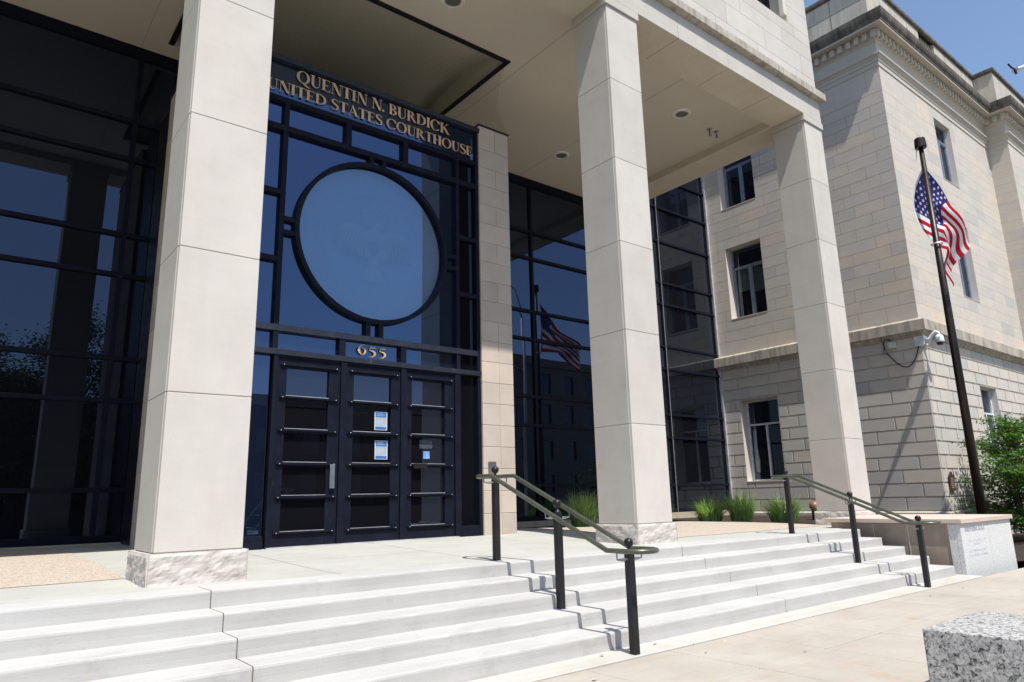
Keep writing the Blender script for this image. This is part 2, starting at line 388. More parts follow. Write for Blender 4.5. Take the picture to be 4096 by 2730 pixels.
# ---------------------------------------------------------------- steps
st = thing('entrance_steps', 'wide flight of five white concrete steps below the courthouse columns', 'steps', (0, -.8, -.8))
for k in range(5):
    mb = MB(); yn = -.79 - .42*k; z = -.158*k
    for a, b in ((-12, .368), (.38, 4.1+.0), (4.102, 7.402), (7.412, 13.2)):
        if a == .38: b = 7.402
        if a == 4.102: continue
        nsl = max(3, int((b-a)/.12)); rg = random.Random(k*31+int(a)); prev = None; wa = 0
        for i in range(nsl+1):
            x = a + (b-a)*i/nsl; wa = wa*.7 + rg.uniform(-.0022, .0022); wz = rg.uniform(-.0012, .0012); e_ = rg.uniform(.006, .013) if rg.random() > .05 else .02
            cur_ = [mb.vert(q) for q in ((x, yn+.46, z), (x, yn+.03, z+wz*.4), (x, yn+e_+wa, z-.002+wz), (x, yn+.004+wa, z-e_*.6+wz), (x, yn+wa, z-.022), (x, yn+wa*.4+.002, z-.10), (x, yn, z-.175))]
            if prev:
                for j in range(6): mb.fi([prev[j], cur_[j], cur_[j+1], prev[j+1]])
            if i in (0, nsl): mb.face([mb.v[q] for q in cur_] + [(x, yn+.46, z-.175)])
            prev = cur_
    mb.build('step', 'step', st)
mb = MB()
for k in range(5):
    yn = -.79 - .42*k; mb.box(-11.9, 13.1, yn+.03, yn+.5, -.95, -.158*k-.012)
mb.build('step_core', 'kerb', st)

# ---------------------------------------------------------------- retaining block beside the steps
gb = thing('planter_wall', 'low stone planter wall with pink cap and engraved granite front at the right end of the steps', 'planter wall', (14.8, -1.4, -.8))
mb = MB(); mb.box(13.46, 16.12, -2.53, -.05, -1.0, .118); mb.build('core_wall', 'cheek', gb, bev=.01)
mb = MB()
for y in (-.95, -1.62): mb.box(13.452, 13.462, y-.008, y+.008, -.8, .1)
mb.build('mortar_joint', 'trim', gb)
mb = MB(); mb.box(13.44, 14.83, -2.585, -2.50, -.95, .115); mb.box(14.84, 16.14, -2.585, -2.50, -.95, .115); mb.box(13.442, 13.46, -2.5, -2.36, -.95, .11)
mb.build('granite_facing', 'granite_light', gb, bev=.006)
mb = MB(); mb.box(13.40, 16.2, -2.63, .05, .12, .205); mb.build('cap_slab', 'cap', gb, bev=.008)

# ---------------------------------------------------------------- granite block in the foreground
gr = thing('granite_block', 'large speckled grey granite block standing on the pavement in the foreground', 'granite block', (5.1, -6.1, -.82))
mb = MB(); mb.box(4.5, 5.72, -6.75, -5.42, -.83, -.30); mb.build('block', 'granite', gr, bev=.012, bevseg=3)

# ================================================================ wall block helper
def rect_sub(r, o):
    u0, u1, z0, z1 = r; a0, a1, b0, b1 = o
    if a1 <= u0 or a0 >= u1 or b1 <= z0 or b0 >= z1: return [r]
    out = []
    if a0 > u0: out.append((u0, a0, z0, z1))
    if a1 < u1: out.append((a1, u1, z0, z1))
    c0, c1 = max(u0, a0), min(u1, a1)
    if b0 > z0: out.append((c0, c1, z0, b0))
    if b1 < z1: out.append((c0, c1, b1, z1))
    return [q for q in out if q[1]-q[0] > .02 and q[3]-q[2] > .02]
def blocks(mb, O, U, N, rows, u0, u1, bw, g, d, openings=(), seed=1, start=0.0, chamf=0.0, jitter=.25, endblock=None):
    O, U, N = Vector(O), Vector(U), Vector(N); rng = random.Random(seed)
    def P(u, z, off): p = O + U*u + N*off; return (p.x, p.y, z)
    for ri in range(len(rows)-1):
        z0, z1 = rows[ri], rows[ri+1]
        cuts = [u0]; u = u0 + start + (bw*.5 if ri % 2 else 0)
        if endblock: u = u0 + (endblock if ri % 2 else endblock*1.9)
        while u < u1 - .15:
            if u > u0 + .15: cuts.append(u)
            u += bw*(1 + rng.uniform(-jitter, jitter))
        cuts.append(u1)
        for a, b in zip(cuts, cuts[1:]):
            rs = [(a, b, z0, z1)]
            for o in openings: rs = [q for r in rs for q in rect_sub(r, o)]
            tone = min(1, max(0, rng.gauss(.5, .22)))
            for (p, q, r, s_) in rs:
                mb.cur = .5; mb.face([P(p, r, -d), P(q, r, -d), P(q, s_, -d), P(p, s_, -d)])
                mb.cur = tone; h = g/2; c = chamf
                a_ = [P(p+h, r+h, -d), P(q-h, r+h, -d), P(q-h, s_-h, -d), P(p+h, s_-h, -d)]
                b_ = [P(p+h+c, r+h+c, 0), P(q-h-c, r+h+c, 0), P(q-h-c, s_-h-c, 0), P(p+h+c, s_-h-c, 0)]
                mb.face(b_)
                for i in range(4): mb.face([a_[i], a_[(i+1) % 4], b_[(i+1) % 4], b_[i]])
    mb.cur = 1.0
def reveal(mb, O, U, N, u0, u1, z0, z1, depth):
    O, U, N = Vector(O), Vector(U), Vector(N)
    def P(u, z, off): p = O + U*u + N*off; return (p.x, p.y, z)
    c = [(u0, z0), (u1, z0), (u1, z1), (u0, z1)]
    for i in range(4):
        a, b = c[i], c[(i+1) % 4]; mb.face([P(*a, -.0), P(*b, -.0), P(*b, -depth), P(*a, -depth)])
def sweep(mb, prof, path, normals):
    "profile [(e,z)] carried along plan path with mitres; normals[i] belongs to segment i"
    rings = []
    for i, (x, y) in enumerate(path):
        n = Vector((0, 0))
        if i > 0: n += Vector(normals[i-1])
        if i < len(normals): n += Vector(normals[i]) if not (i > 0 and normals[i] == normals[i-1]) else Vector((0, 0))
        rings.append([mb.vert((x + n.x*e, y + n.y*e, z)) for e, z in prof])
    for A, B in zip(rings, rings[1:]):
        for j in range(len(prof)-1): mb.fi([A[j], B[j], B[j+1], A[j+1]])

# ================================================================ new courthouse
ch = thing('courthouse', 'modern limestone and dark glass courthouse with a columned entrance portico', 'courthouse', (7.5, 3, 0))
LV = [.327, 1.99, 3.643, 5.295, 6.945, 8.598, 10.222]
def column(x):
    mb = MB(); y0, y1 = 0.0, .885; x1 = x + .9; g = .004
    rt = random.Random(int(x*10)+5)
    for a, b in zip(LV, LV[1:]):
        mb.cur = rt.random(); mb.box(x+.012, x1, y0, y1, a+g, b-g)            # body panels
    o = mb.build('column', 'panel', ch, bev=.007, bevseg=2)
    mc = MB(); mc.box(x+.02, x1-.012, y0+.012, y1-.012, .0, 10.24)
    mc.build('column_core', 'trim', o)
    # narrow corner quirk strip on the outer corner of each panel
    mq = MB()
    for a, b in zip(LV, LV[1:]): mq.box(x, x+.011, y0+.045, y1, a+g, b-g)
    mq.build('side_panel', 'panel', o, bev=.004, bevseg=1)
    mp = MB(); nx, nz = 26, 12
    def rough(p):
        n_ = noise.fractal(Vector((p[0]*7, p[1]*7, p[2]*9)), .9, 2.2, 4)
        return n_*.017
    X0, X1, Y0, Y1, Z0_, Z1_ = x-.05, x1+.05, -.055, .94, -.06, .322
    def side(P0, P1, N):
        idx = []
        for j in range(nz+1):
            row = []
            for i in range(nx+1):
                t, s_ = i/nx, j/nz
                p = Vector(P0).lerp(Vector(P1), t); p.z = Z0_ + (Z1_-Z0_)*s_
                e = min(t, 1-t)*nx; ed = min(1, e/1.0)*min(1, (1-s_)*nz/1.0)
                p += Vector(N)*(rough(p)*ed - .012*(1-ed)); row.append(mp.vert(p))
            idx.append(row)
        for j in range(nz):
            for i in range(nx): mp.fi([idx[j][i], idx[j][i+1], idx[j+1][i+1], idx[j+1][i]])
    side((X0, Y0, 0), (X1, Y0, 0), (0, -1, 0)); side((X0, Y1, 0), (X0, Y0, 0), (-1, 0, 0)); side((X1, Y0, 0), (X1, Y1, 0), (1, 0, 0)); side((X1, Y1, 0), (X0, Y1, 0), (0, 1, 0))
    mp.face([(X0+.01, Y0+.01, Z1_), (X1-.01, Y0+.01, Z1_), (X1-.01, Y1-.01, Z1_), (X0+.01, Y1-.01, Z1_)])
    mp.build('plinth', 'rock', o)
    mk = MB(); mk.box(x-.035, x1+.035, -.035, .92, 10.228, 10.402); mk.build('capital', 'panel', o, bev=.006)
for x in (-7.32, 0.0, 7.291, 14.647): column(x)
# entablature: front beam, with panel joints
mb = MB(); xs = [-13, -9.05, -7.22, -5.39, -3.56, -1.73, .1, 1.93, 3.76, 5.59, 7.66, 9.53, 11.36, 13.18, 15.0, 15.53]
for a, b in zip(xs, xs[1:]):
    mb.box(a+.006, b-.006, -.022, .87, 10.405, 11.03)
mb.build('front_beam', 'soffit_stone', ch, bev=.004, bevseg=1)
mb = MB()
for a, b in zip(xs, xs[1:]): mb.box(a+.003, b-.003, -.034, -.022, 10.405, 10.56); mb.box(a+.003, b-.003, -.028, -.022, 10.566, 11.03)
mb.build('beam_facing', 'panel', ch, bev=.002, bevseg=1)
mb = MB(); yy = [.872, 2.35, 4.1, 5.85, 7.55]
for a, b in zip(yy, yy[1:]): mb.box(14.53, 15.51, a+.003, b-.003, 10.405, 11.6)
mb.build('side_beam', 'soffit_stone', ch, bev=.004, bevseg=1)
mb = MB(); mb.box(-13, 15.5, -.01, .85, 10.43, 11.0); mb.box(14.56, 15.49, .87, 7.5, 10.43, 11.3); mb.build('beam_core', 'joint', ch)
mb = MB(); sweep(mb, [(.0, 11.03), (.10, 11.035), (.16, 11.06), (.16, 11.25), (.155, 11.275), (0, 11.30)], [(-13, -.01), (15.53, -.01), (15.53, 9)], [(0, -1), (1, 0)])
mb.build('ledge_course', 'belt', ch, bev=.006, bevseg=1)
# upper storey wall above the ledge
rows = [11.29, 11.70, 12.28, 12.72, 13.05, 13.62, 14.2, 14.78, 15.36, 15.94, 16.52, 17.1, 17.7]
ops = [(12.1+13, 14.45+13, 13.05, 16.4), (7.3+13, 9.6+13, 13.05, 16.4), (2.4+13, 4.7+13, 13.05, 16.4), (-2.4+13, -.1+13, 13.05, 16.4)]
mb = MB(); blocks(mb, (-13, 0, 0), (1, 0, 0), (0, -1, 0), rows, 0, 28.53, 1.8, .010, .01, ops, 5, jitter=.1)
blocks(mb, (15.53, 0, 0), (0, 1, 0), (1, 0, 0), rows, 0, 8.6, 1.8, .010, .01, (), 6)
mb.face([(-13, 0, 17.7), (15.53, 0, 17.7), (15.53, 9, 17.7), (-13, 9, 17.7)])
mb.build('upper_wall', 'panel', ch)
for a in (12.1, 7.3, 2.4, -2.4):
    b = a + 2.3 + .05
    mb = MB(); reveal(mb, (0, 0, 0), (1, 0, 0), (0, -1, 0), a, b, 13.05, 16.4, .55)
    mb.box(b-.16, b-.002, -.012, .10, 13.25, 16.4)
    o = mb.build('window', 'reveal', ch)
    mb = MB()
    for u0, u1, z0, z1 in ((a, b, 13.05, 13.16), (a, b, 16.3, 16.4), (a, a+.1, 13.1, 16.4), (b-.1, b, 13.1, 16.4), ((a+b)/2-.04, (a+b)/2+.04, 13.1, 16.4)): mb.box(u0, u1, .44, .56, z0, z1)
    mb.build('window_frame', 'navy', o)
    mb = MB(); mb.face([(a, .52, 13.05), (b, .52, 13.05), (b, .52, 16.4), (a, .52, 16.4)]); mb.build('pane', 'glass_far', o)
# ceiling with the recess over the doors
CZ = 10.62; hx0, hx1, hy0, hy1 = .97, 7.24, 3.06, 6.9
mb = MB()
for (a, b, c, d) in ((-13, hx0, .86, 7.6), (hx1, 14.54, .86, 7.6), (hx0, hx1, .86, hy0), (hx0, hx1, hy1, 7.6)):
    mb.face([(a, c, CZ), (b, c, CZ), (b, d, CZ), (a, d, CZ)])
o_ceil = mb.build('ceiling', 'panel_ceiling', ch)
mb = MB()   # curved recess vault
n = 14; pr_ = []
for i in range(n+1):
    a = math.pi*i/n; pr_.append(((hy0+hy1)/2 - (hy1-hy0)/2*math.cos(a), CZ + .6*math.sin(a)**.7 if 0 < i < n else CZ))
for (ya, za), (yb, zb) in zip(pr_, pr_[1:]): mb.face([(hx0, ya, za), (hx1, ya, za), (hx1, yb, zb), (hx0, yb, zb)])
for x in (hx0, hx1): mb.face([(x, y, z) for y, z in pr_])
o = mb.build('ceiling_recess', 'panel_ceiling', o_ceil, smooth=False)
mb = MB()
for (a, b, c, d) in ((hx0-.06, hx1+.06, hy0-.06, hy0+.05), (hx0-.06, hx0+.05, hy0, hy1), (hx1-.05, hx1+.06, hy0, hy1)): mb.box(a, b, c, d, CZ-.035, CZ+.002)
mb.build('recess_trim', 'black', o_ceil)
for x in (.47, 7.65, 11.1):
    mb = MB(); mb.box(x-.008, x+.008, .88, 7.45, CZ-.004, CZ+.001); mb.build('ceiling_joint', 'sill', o_ceil)
mb = MB(); nx_, ny_ = 18, 12
gr_ = [[mb.vert((hx0 + (hx1-hx0)*i/nx_, hy0 + (hy1-hy0)*j/ny_, CZ - .02 - .10*math.sin(math.pi*i/nx_)*math.sin(math.pi*j/ny_))) for i in range(nx_+1)] for j in range(ny_+1)]
for j in range(ny_):
    for i in range(nx_): mb.fi([gr_[j][i], gr_[j][i+1], gr_[j+1][i+1], gr_[j+1][i]])
# drape from the recess corner down to the pier top
for x_in, x_out, sgn in ((hx1, 7.42, 1), (hx0, .95, -1)):
    A = [Vector((x_in, hy0 + (6.4-hy0)*i/8, CZ-.03)) for i in range(9)]; B = [Vector((x_out, 3.34 + (6.4-3.34)*i/8, 8.95)) for i in range(9)]
    rowsn = []
    for j in range(11):
        t = j/10; row = []
        for i in range(9):
            p = A[i].lerp(B[i], t); sag = math.sin(math.pi*t)*.22; p.x -= sgn*sag*.6; p.y += sag*(1-i/8)*.9; row.append(mb.vert(p))
        rowsn.append(row)
    for j in range(10):
        for i in range(8): mb.fi([rowsn[j][i], rowsn[j][i+1], rowsn[j+1][i+1], rowsn[j+1][i]])
mb.build('bird_netting', 'net', ch, label='fine dark bird netting stretched under the ceiling recess')

# block piers flanking the doors
for (a, b) in ((.93, 1.75), (6.59, 7.41)):
    zr = [.06] + [.51 + .4355*i for i in range(19)] + [8.90]
    mb = MB()
    for ri in range(len(zr)-1):
        z0, z1 = zr[ri], zr[ri+1]; rng = random.Random(ri*7+int(a)); g = .004
        parts = [(a, b)] if (ri % 2 == 0 and ri > 9) else [(a, a+(b-a)*.54), (a+(b-a)*.54, b)]
        for (p, q) in parts:
            mb.cur = min(1, max(0, rng.gauss(.5, .22))); mb.box(p+g, q-g, 3.32, 3.72, z0+g, z1-g)
        y = 3.72
        while y < 6.2:
            y2 = min(y+.75 + (.37 if (ri % 2 and y == 3.72) else 0), 6.2); mb.cur = rng.random(); mb.box(a+.004, b-g, y+g, y2-g, z0+g, z1-g); y = y2
    mb.cur = 1
    o = mb.build('stone_pier', 'pier', ch, bev=.006, bevseg=1)
    mb = MB(); mb.box(a+.012, b-.012, 3.332, 6.18, 0, 8.86); mb.build('pier_core', 'trim', o)
    mb = MB(); mb.box(a-.015, b+.015, 3.30, 6.2, 8.895, 8.93); mb.build('pier_flashing', 'black', o)
mb = MB(); mb.box(1.75, 6.59, 3.5, 7.45, 8.70, 8.76); mb.box(1.0, 7.3, 6.15, 7.45, 0, 8.9); mb.build('vestibule_roof', 'black', ch)

# ---------------------------------------------------------------- entrance frame
CX, CZc = 4.17, 5.625
mb = MB(); F0, F1 = 3.355, 3.47
def bar(x0, x1, z0, z1, y0=F0, y1=F1): mb.box(x0, x1, y0, y1, z0, z1)
for (a, b) in ((1.755, 1.83), (6.51, 6.585)): bar(a, b, .09, 8.72)
bar(1.83, 6.51, 7.92, 8.02, F0-.004); bar(1.83, 6.51, 7.36, 7.47, F0-.004)
for (a, b) in ((2.285, 2.375), (6.0, 6.085)): bar(a, b, 3.33, 7.36, F0+.003); bar(a, b, 7.47, 7.92, F0+.003)
for (a, b) in ((3.485, 3.60), (4.73, 4.845)): bar(a, b, 7.47, 7.92, F0+.003); bar(a, b, 3.34, 3.66, F0+.003)
for (a, b) in ((1.83, 2.285), (6.085, 6.51)):
    for z in (6.13, 4.885): bar(a, b, z, z+.09, F0+.005)
# twin ties between the ring and the square
ro = 1.605
for (a, b) in ((3.99, 4.085), (4.26, 4.35)): bar(a, b, CZc+ro-.03, 7.36, F0+.006); bar(a, b, 3.76, CZc-ro+.03, F0+.006)
for z in (5.405, 5.655):
    bar(2.375, CX-ro+.03, z, z+.085, F0+.006); bar(CX+ro-.03, 6.0, z, z+.085, F0+.006)
ef = mb.build('entrance_frame', 'navy', ch, bev=.004, bevseg=1)
mb = MB(); bar(1.83, 6.51, 3.655, 3.765, F0-.01); mb.build('transom_bar', 'navy_worn', ef, bev=.004, bevseg=1)
mb = MB(); bar(1.755, 6.585, 3.245, 3.34, F0-.02); mb.build('transom_bar', 'navy_worn', ef, bev=.004, bevseg=1)
mb = MB(); mb.box(1.74, 6.60, 3.30, 3.50, 8.72, 8.815); mb.build('top_cap', 'navy_worn', ef, bev=.004, bevseg=1)
mb = MB(); N_ = 96
def ringpart(mb, r0, r1, y0, y1):
    ids = []
    for i in range(N_):
        a = 2*math.pi*i/N_; c, s_ = math.cos(a), math.sin(a)
        ids.append([mb.vert((CX+r*c, y, CZc+r*s_)) for r, y in ((r0, y0), (r1, y0), (r1, y1), (r0, y1))])
    for i in range(N_):
        A, B = ids[i], ids[(i+1) % N_]
        for j in range(4): mb.fi([A[j], A[(j+1) % 4], B[(j+1) % 4], B[j]])
ringpart(mb, 1.52, 1.605, F0-.008, F1-.02); mb.build('round_window_frame', 'navy', ef, bev=0)
mb = MB(); mb.face([(CX+1.53*math.cos(2*math.pi*i/N_), 3.44, CZc+1.53*math.sin(2*math.pi*i/N_)) for i in range(N_)])
disc = mb.build('round_window', 'glass_disc', ef, label='round pale blue window with a faint etched eagle seal')
mb = MB(); mb.face([(CX+1.56*math.cos(2*math.pi*i/N_), 3.60, CZc+1.56*math.sin(2*math.pi*i/N_)) for i in range(N_)])
mb.build('blue_backing', 'disc_back', disc)
# etched ring and eagle
ex, ez = CX+.06, CZc-.02
mb = MB(); N2 = 72
for r0, r1 in ((1.10, 1.125), (1.06, 1.068)):
    for i in range(N2):
        a, b = 2*math.pi*i/N2, 2*math.pi*(i+1)/N2
        mb.face([(ex+r0*math.cos(a), 3.592, ez+r0*math.sin(a)), (ex+r1*math.cos(a), 3.592, ez+r1*math.sin(a)), (ex+r1*math.cos(b), 3.592, ez+r1*math.sin(b)), (ex+r0*math.cos(b), 3.592, ez+r0*math.sin(b))])
YC = [3.595]
def shp(pts, y=0):
    YC[0] -= .00025; mb.face([(ex+x, YC[0], ez+z) for x, z in pts])
# cloud ring above the head
for i in range(16):
    a = 2*math.pi*i/16; c = (.10+.30*math.cos(a), .62+.22*math.sin(a))
    shp([(c[0]+.05*math.cos(t*math.pi/4), c[1]+.035*math.sin(t*math.pi/4)) for t in range(8)])
# body, head, shield, tail
shp([(-.12, .30), (-.02, .38), (.08, .36), (.13, .26), (.16, .0), (.10, -.35), (.0, -.42), (-.10, -.35), (-.16, .0)])
shp([(-.02, .36), (-.03, .46), (.05, .52), (.13, .48), (.20, .44), (.12, .42), (.10, .36)], 3.588)
# wings of separate feathers
for sgn in (-1, 1):
    for i in range(11):
        t = i/10; bx, bz = sgn*(.12+.46*t), .30+.10*math.sin(t*2.2)
        L = .55 - .22*t; ang = math.radians(-95 + 50*t); dx, dz = sgn*math.cos(ang)*L, math.sin(ang)*L
        wv = .030; shp([(bx-wv, bz), (bx+wv, bz), (bx+dx+wv*.7, bz+dz), (bx+dx, bz+dz-.05), (bx+dx-wv*.7, bz+dz)], 3.591-.0004*i)
    for i in range(5):   # tail
        a = math.radians(-90 + sgn*i*8); shp([(sgn*.02*i-.02, -.38), (sgn*.02*i+.02, -.38), (sgn*.02*i+.34*math.cos(a)+.03, -.38+.34*math.sin(a)), (sgn*.02*i+.34*math.cos(a)-.03, -.38+.34*math.sin(a))], 3.589-.0004*i)
mb.build('etched_seal', 'disc_mark', disc)
mb = MB()
for sgn, n3 in ((1, 7), (-1, 5)):     # olive branch and arrows
    shp([(sgn*.14, -.30), (sgn*.62, -.20), (sgn*.62, -.185), (sgn*.14, -.27)], 3.587)
    for i in range(n3):
        t = i/(n3-1); bx, bz = sgn*(.30+.42*t), -.26+.10*t; a = math.radians(55 - 60*(i % 2) + (0 if sgn > 0 else 0))
        dx, dz = sgn*.22*math.cos(a), .22*math.sin(a)
        shp([(bx, bz), (bx+dx*.5-.025*sgn, bz+dz*.5+.02), (bx+dx, bz+dz), (bx+dx*.5+.025*sgn, bz+dz*.5-.02)], 3.586-.0005*i)
shp([(-.11, .10), (.11, .10), (.11, -.08), (.0, -.22), (-.11, -.08)], 3.584)
mb.build('etched_branches', 'disc_mark2', disc)

def pane_quad(mb, x0, x1, z0, z1, y, tilt=.003, U='x'):
    a, b = random.uniform(-tilt, tilt), random.uniform(-tilt, tilt)
    def f(x, z): return y + (x-(x0+x1)/2)*a + (z-(z0+z1)/2)*b
    mb.face([(x0, f(x0, z0), z0), (x1, f(x1, z0), z0), (x1, f(x1, z1), z1), (x0, f(x0, z1), z1)])
mb = MB()
for (a, b) in ((1.83, 2.285), (6.085, 6.51)):
    for z0, z1 in ((.3, 3.245), (3.34, 3.655), (3.765, 4.885), (4.975, 6.13), (6.22, 7.36), (7.47, 7.92)): pane_quad(mb, a, b, z0, z1, 3.455)
for a, b in ((2.375, 3.485), (3.6, 4.73), (4.845, 6.0)):
    pane_quad(mb, a, b, 3.34, 3.655, 3.455); pane_quad(mb, a, b, 7.47, 7.92, 3.455)
# square field around the disc (four corner shapes)
for k in range(4):
    corners = [(6.0, 7.36), (2.375, 7.36), (2.375, 3.765), (6.0, 3.765)][k]
    a0 = k*math.pi/2; arc = [(CX+1.56*math.cos(a0+math.pi/2*i/24), CZc+1.56*math.sin(a0+math.pi/2*i/24)) for i in range(25)]
    axis = [(6.0, CZc), (CX, 7.36), (2.375, CZc), (CX, 3.765)]
    p0, p1 = axis[k], axis[(k+1) % 4]
    poly = [p0, corners, p1] + arc[::-1]
    mb.face([(x, 3.455, z) for x, z in poly])
mb.build('entrance_glazing', 'glass_entry', ef)
mb = MB()
for (a, b) in ((6.085, 6.51),):
    for z0, z1 in ((.3, 3.245), (3.34, 3.655), (3.765, 4.885), (4.975, 6.13), (6.22, 7.36), (7.47, 7.92)): pane_quad(mb, a, b, z0, z1, 3.445)
mb.build('side_glazing', 'glass_side', ef)
mb = MB(); mb.box(1.83, 6.51, 3.40, 3.46, 8.03, 8.72); mb.build('sign_panel', 'glass_entry', ef)
# dull lining closing the space behind the glass
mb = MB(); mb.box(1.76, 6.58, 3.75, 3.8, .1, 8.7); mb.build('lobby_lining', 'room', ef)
# low kick panels under the sidelights
for (a, b) in ((1.83, 2.285), (6.085, 6.51)):
    mb = MB(); mb.box(a, b, F0-.01, F1, .09, .215); mb.box(a, b, F0+.01, F1, .215, .30); mb.build('kick_panel', 'navy', ef, bev=.004, bevseg=1)

# doors
def door(x0, x1, gx0, gx1, handle=None):
    mb = MB(); zt = 3.20; rows_ = [(.355, .86), (.925, 1.40), (1.465, 1.95), (2.015, 2.50), (2.565, 3.04)]
    y0, y1 = 3.385, 3.45
    mb.box(x0, gx0, y0, y1, .125, zt); mb.box(gx1, x1, y0, y1, .125, zt)
    mb.box(gx0, gx1, y0+.002, y1, .125, .355); mb.box(gx0, gx1, y0+.002, y1, 3.04, zt)
    for (a, b), (c, d) in zip(rows_, rows_[1:]): mb.box(gx0, gx1, y0+.002, y1, b, c)
    d_ = mb.build('door', 'navy', ch, bev=.003, bevseg=1, label=None)
    mb = MB()
    for a, b in rows_: pane_quad(mb, gx0, gx1, a, b, 3.43, .0015)
    mb.build('door_glass', 'glass_door', d_)
    mb = MB()
    for a, b in rows_:
        mb.box(gx0-.002, gx1+.002, y0-.006, y0+.004, a-.003, a+.005)
    mb.build('glazing_bead', 'silver', d_)
    for z in (.335, .893, 1.433, 1.983, 2.533, 3.085):
        mb = MB(); mb.box(x0+.04, x1-.04, y0-.04, y0-.006, z-.012, z+.012)
        r = mb.build('crossbar', 'navy', d_, bev=.004, bevseg=1)
    mb = MB()
    for z in (.335, .893, 1.433, 1.983, 2.533, 3.085):
        for x in (x0+.09, x1-.09): mb.lathe((x, y0-.058, z), [(.008, 0), (.008, .012)], 8, 'y')
    mb.build('bar_fixing', 'silver', d_)
    if handle == 'plate':
        mb = MB(); mb.box(3.365, 3.455, y0-.055, y0-.045, 1.03, 1.43); mb.box(3.375, 3.445, y0-.045, y0, 1.38, 1.42); mb.build('handle', 'steel', d_, bev=.006)
    if handle == 'box':
        mb = MB(); mb.box(5.0, 5.30, y0-.065, y0-.03, 1.375, 1.465); mb.build('handle', 'black', d_, bev=.006)
    return d_
mb = MB()
for (a, b) in ((2.32, 2.395), (3.53, 3.635), (4.74, 4.845), (5.945, 6.08)): mb.box(a, b, F0-.005, F1, .09, 3.245)
mb.box(2.395, 5.945, F0+.01, F1, 3.205, 3.245)
mb.build('door_jamb', 'navy', ef, bev=.003, bevseg=1)
mb = MB(); mb.box(2.33, 6.0, 3.30, 3.46, .085, .118); mb.build('threshold', 'silver', ef)
door(2.40, 3.525, 2.56, 3.315, 'plate'); door(3.64, 4.735, 3.79, 4.54); door(4.85, 5.94, 4.985, 5.72, 'box')

# ---------------------------------------------------------------- curtain walls
HB = [(10.38, 10.66), (8.80, 8.89), (7.93, 8.02), (6.24, 6.33), (5.37, 5.46), (3.65, 3.74), (2.80, 2.89), (1.09, 1.18), (.16, .30)]
def curtain(x0, x1, y, vs, bars, top, mat, name, lab, vw=.045):
    mb = MB()
    for a, b in bars: mb.box(x0, x1, y-.07, y+.02, a, b)
    for v in vs: mb.box(v-vw, v+vw, y-.064, y+.018, .1, top)
    c = mb.build(name, 'navy', ch, bev=.004, bevseg=1, label=lab)
    mb = MB(); xs_ = [x0] + list(vs) + [x1]; zs = [bars[-1][1]] + [q for a, b in sorted(bars)[1:] for q in (a, b)]
    zb = sorted(bars); zz = []
    for (a, b), (c2, d) in zip(zb, zb[1:]): zz.append((b, c2))
    for a, b in zip(xs_, xs_[1:]):
        for z0, z1 in zz: pane_quad(mb, a, b, z0, z1, y, .003)
    mb.build('curtain_wall_glass', mat, c); return c
curtain(-13, 1.6, 7.5, [-9.5, -4.5, .525], HB, 10.62, 'glass_wall', 'curtain_wall', 'tall dark glass wall left of the doors')
curtain(7.36, 15.4, 7.5, [11.56], HB, 10.62, 'glass_wall', 'curtain_wall', 'tall dark glass wall right of the doors')
HB2 = HB[1:] + [(10.5, 10.59), (11.95, 12.04), (13.3, 13.39), (14.7, 14.8), (16.9, 17.0)]
curtain(15.4, 22.33, 8.6, [19.02], HB2, 17, 'glass_far', 'curtain_wall', 'glass wall between the portico and the old stone building', .018)
mb = MB(); mb.box(19.035, 19.05, 8.525, 8.54, .2, 17); mb.box(22.25, 22.34, 8.45, 8.5, .2, 17); mb.build('silver_trim_strip', 'silver', ch)
mb = MB(); mb.box(15.38, 15.5, 7.5, 8.6, 0, 17.6); mb.box(-13, 8.0, 7.52, 7.6, -.05, .17); mb.box(8, 22.34, 7.46, 7.6, -.1, .17) if False else None
mb.build('return_wall', 'trim', ch)
mb = MB(); mb.box(-13, 15.4, 7.40, 7.6, -.1, .158); mb.box(15.4, 22.33, 8.48, 8.7, -.1, .17); mb.build('glass_sill', 'sill', ch, bev=.005)
# ================================================================ old stone building
ob = thing('stone_building', 'old classical limestone building with rusticated base and dentilled cornice at the right', 'building', (28, 6, 0))
WX, WY = 22.35, .88; PX, PY = 32.8, .10  # whole building scaled about the camera to a deeper plane, values baked in
side_ops = [(6.15, 7.76, 1.22, 4.30), (6.15, 7.76, 7.65, 10.63), (6.15, 7.76, 12.36, 14.95)]
fr_ops = [(26.82-WX, 28.38-WX, 1.22, 4.33), (26.82-WX, 28.38-WX, 7.70, 10.68), (26.82-WX, 28.38-WX, 12.40, 14.96)]
base_rows = [.10 + .427*i for i in range(13)] + [5.66]
up_rows = [6.20] + [6.74 + .43*i for i in range(19)] + [15.44]
up_rows = [6.20, 6.31] + [6.74 + .43*i for i in range(19)] + [15.44] if False else up_rows
SO = [(a, b, c, d) for a, b, c, d in side_ops]
mb = MB()
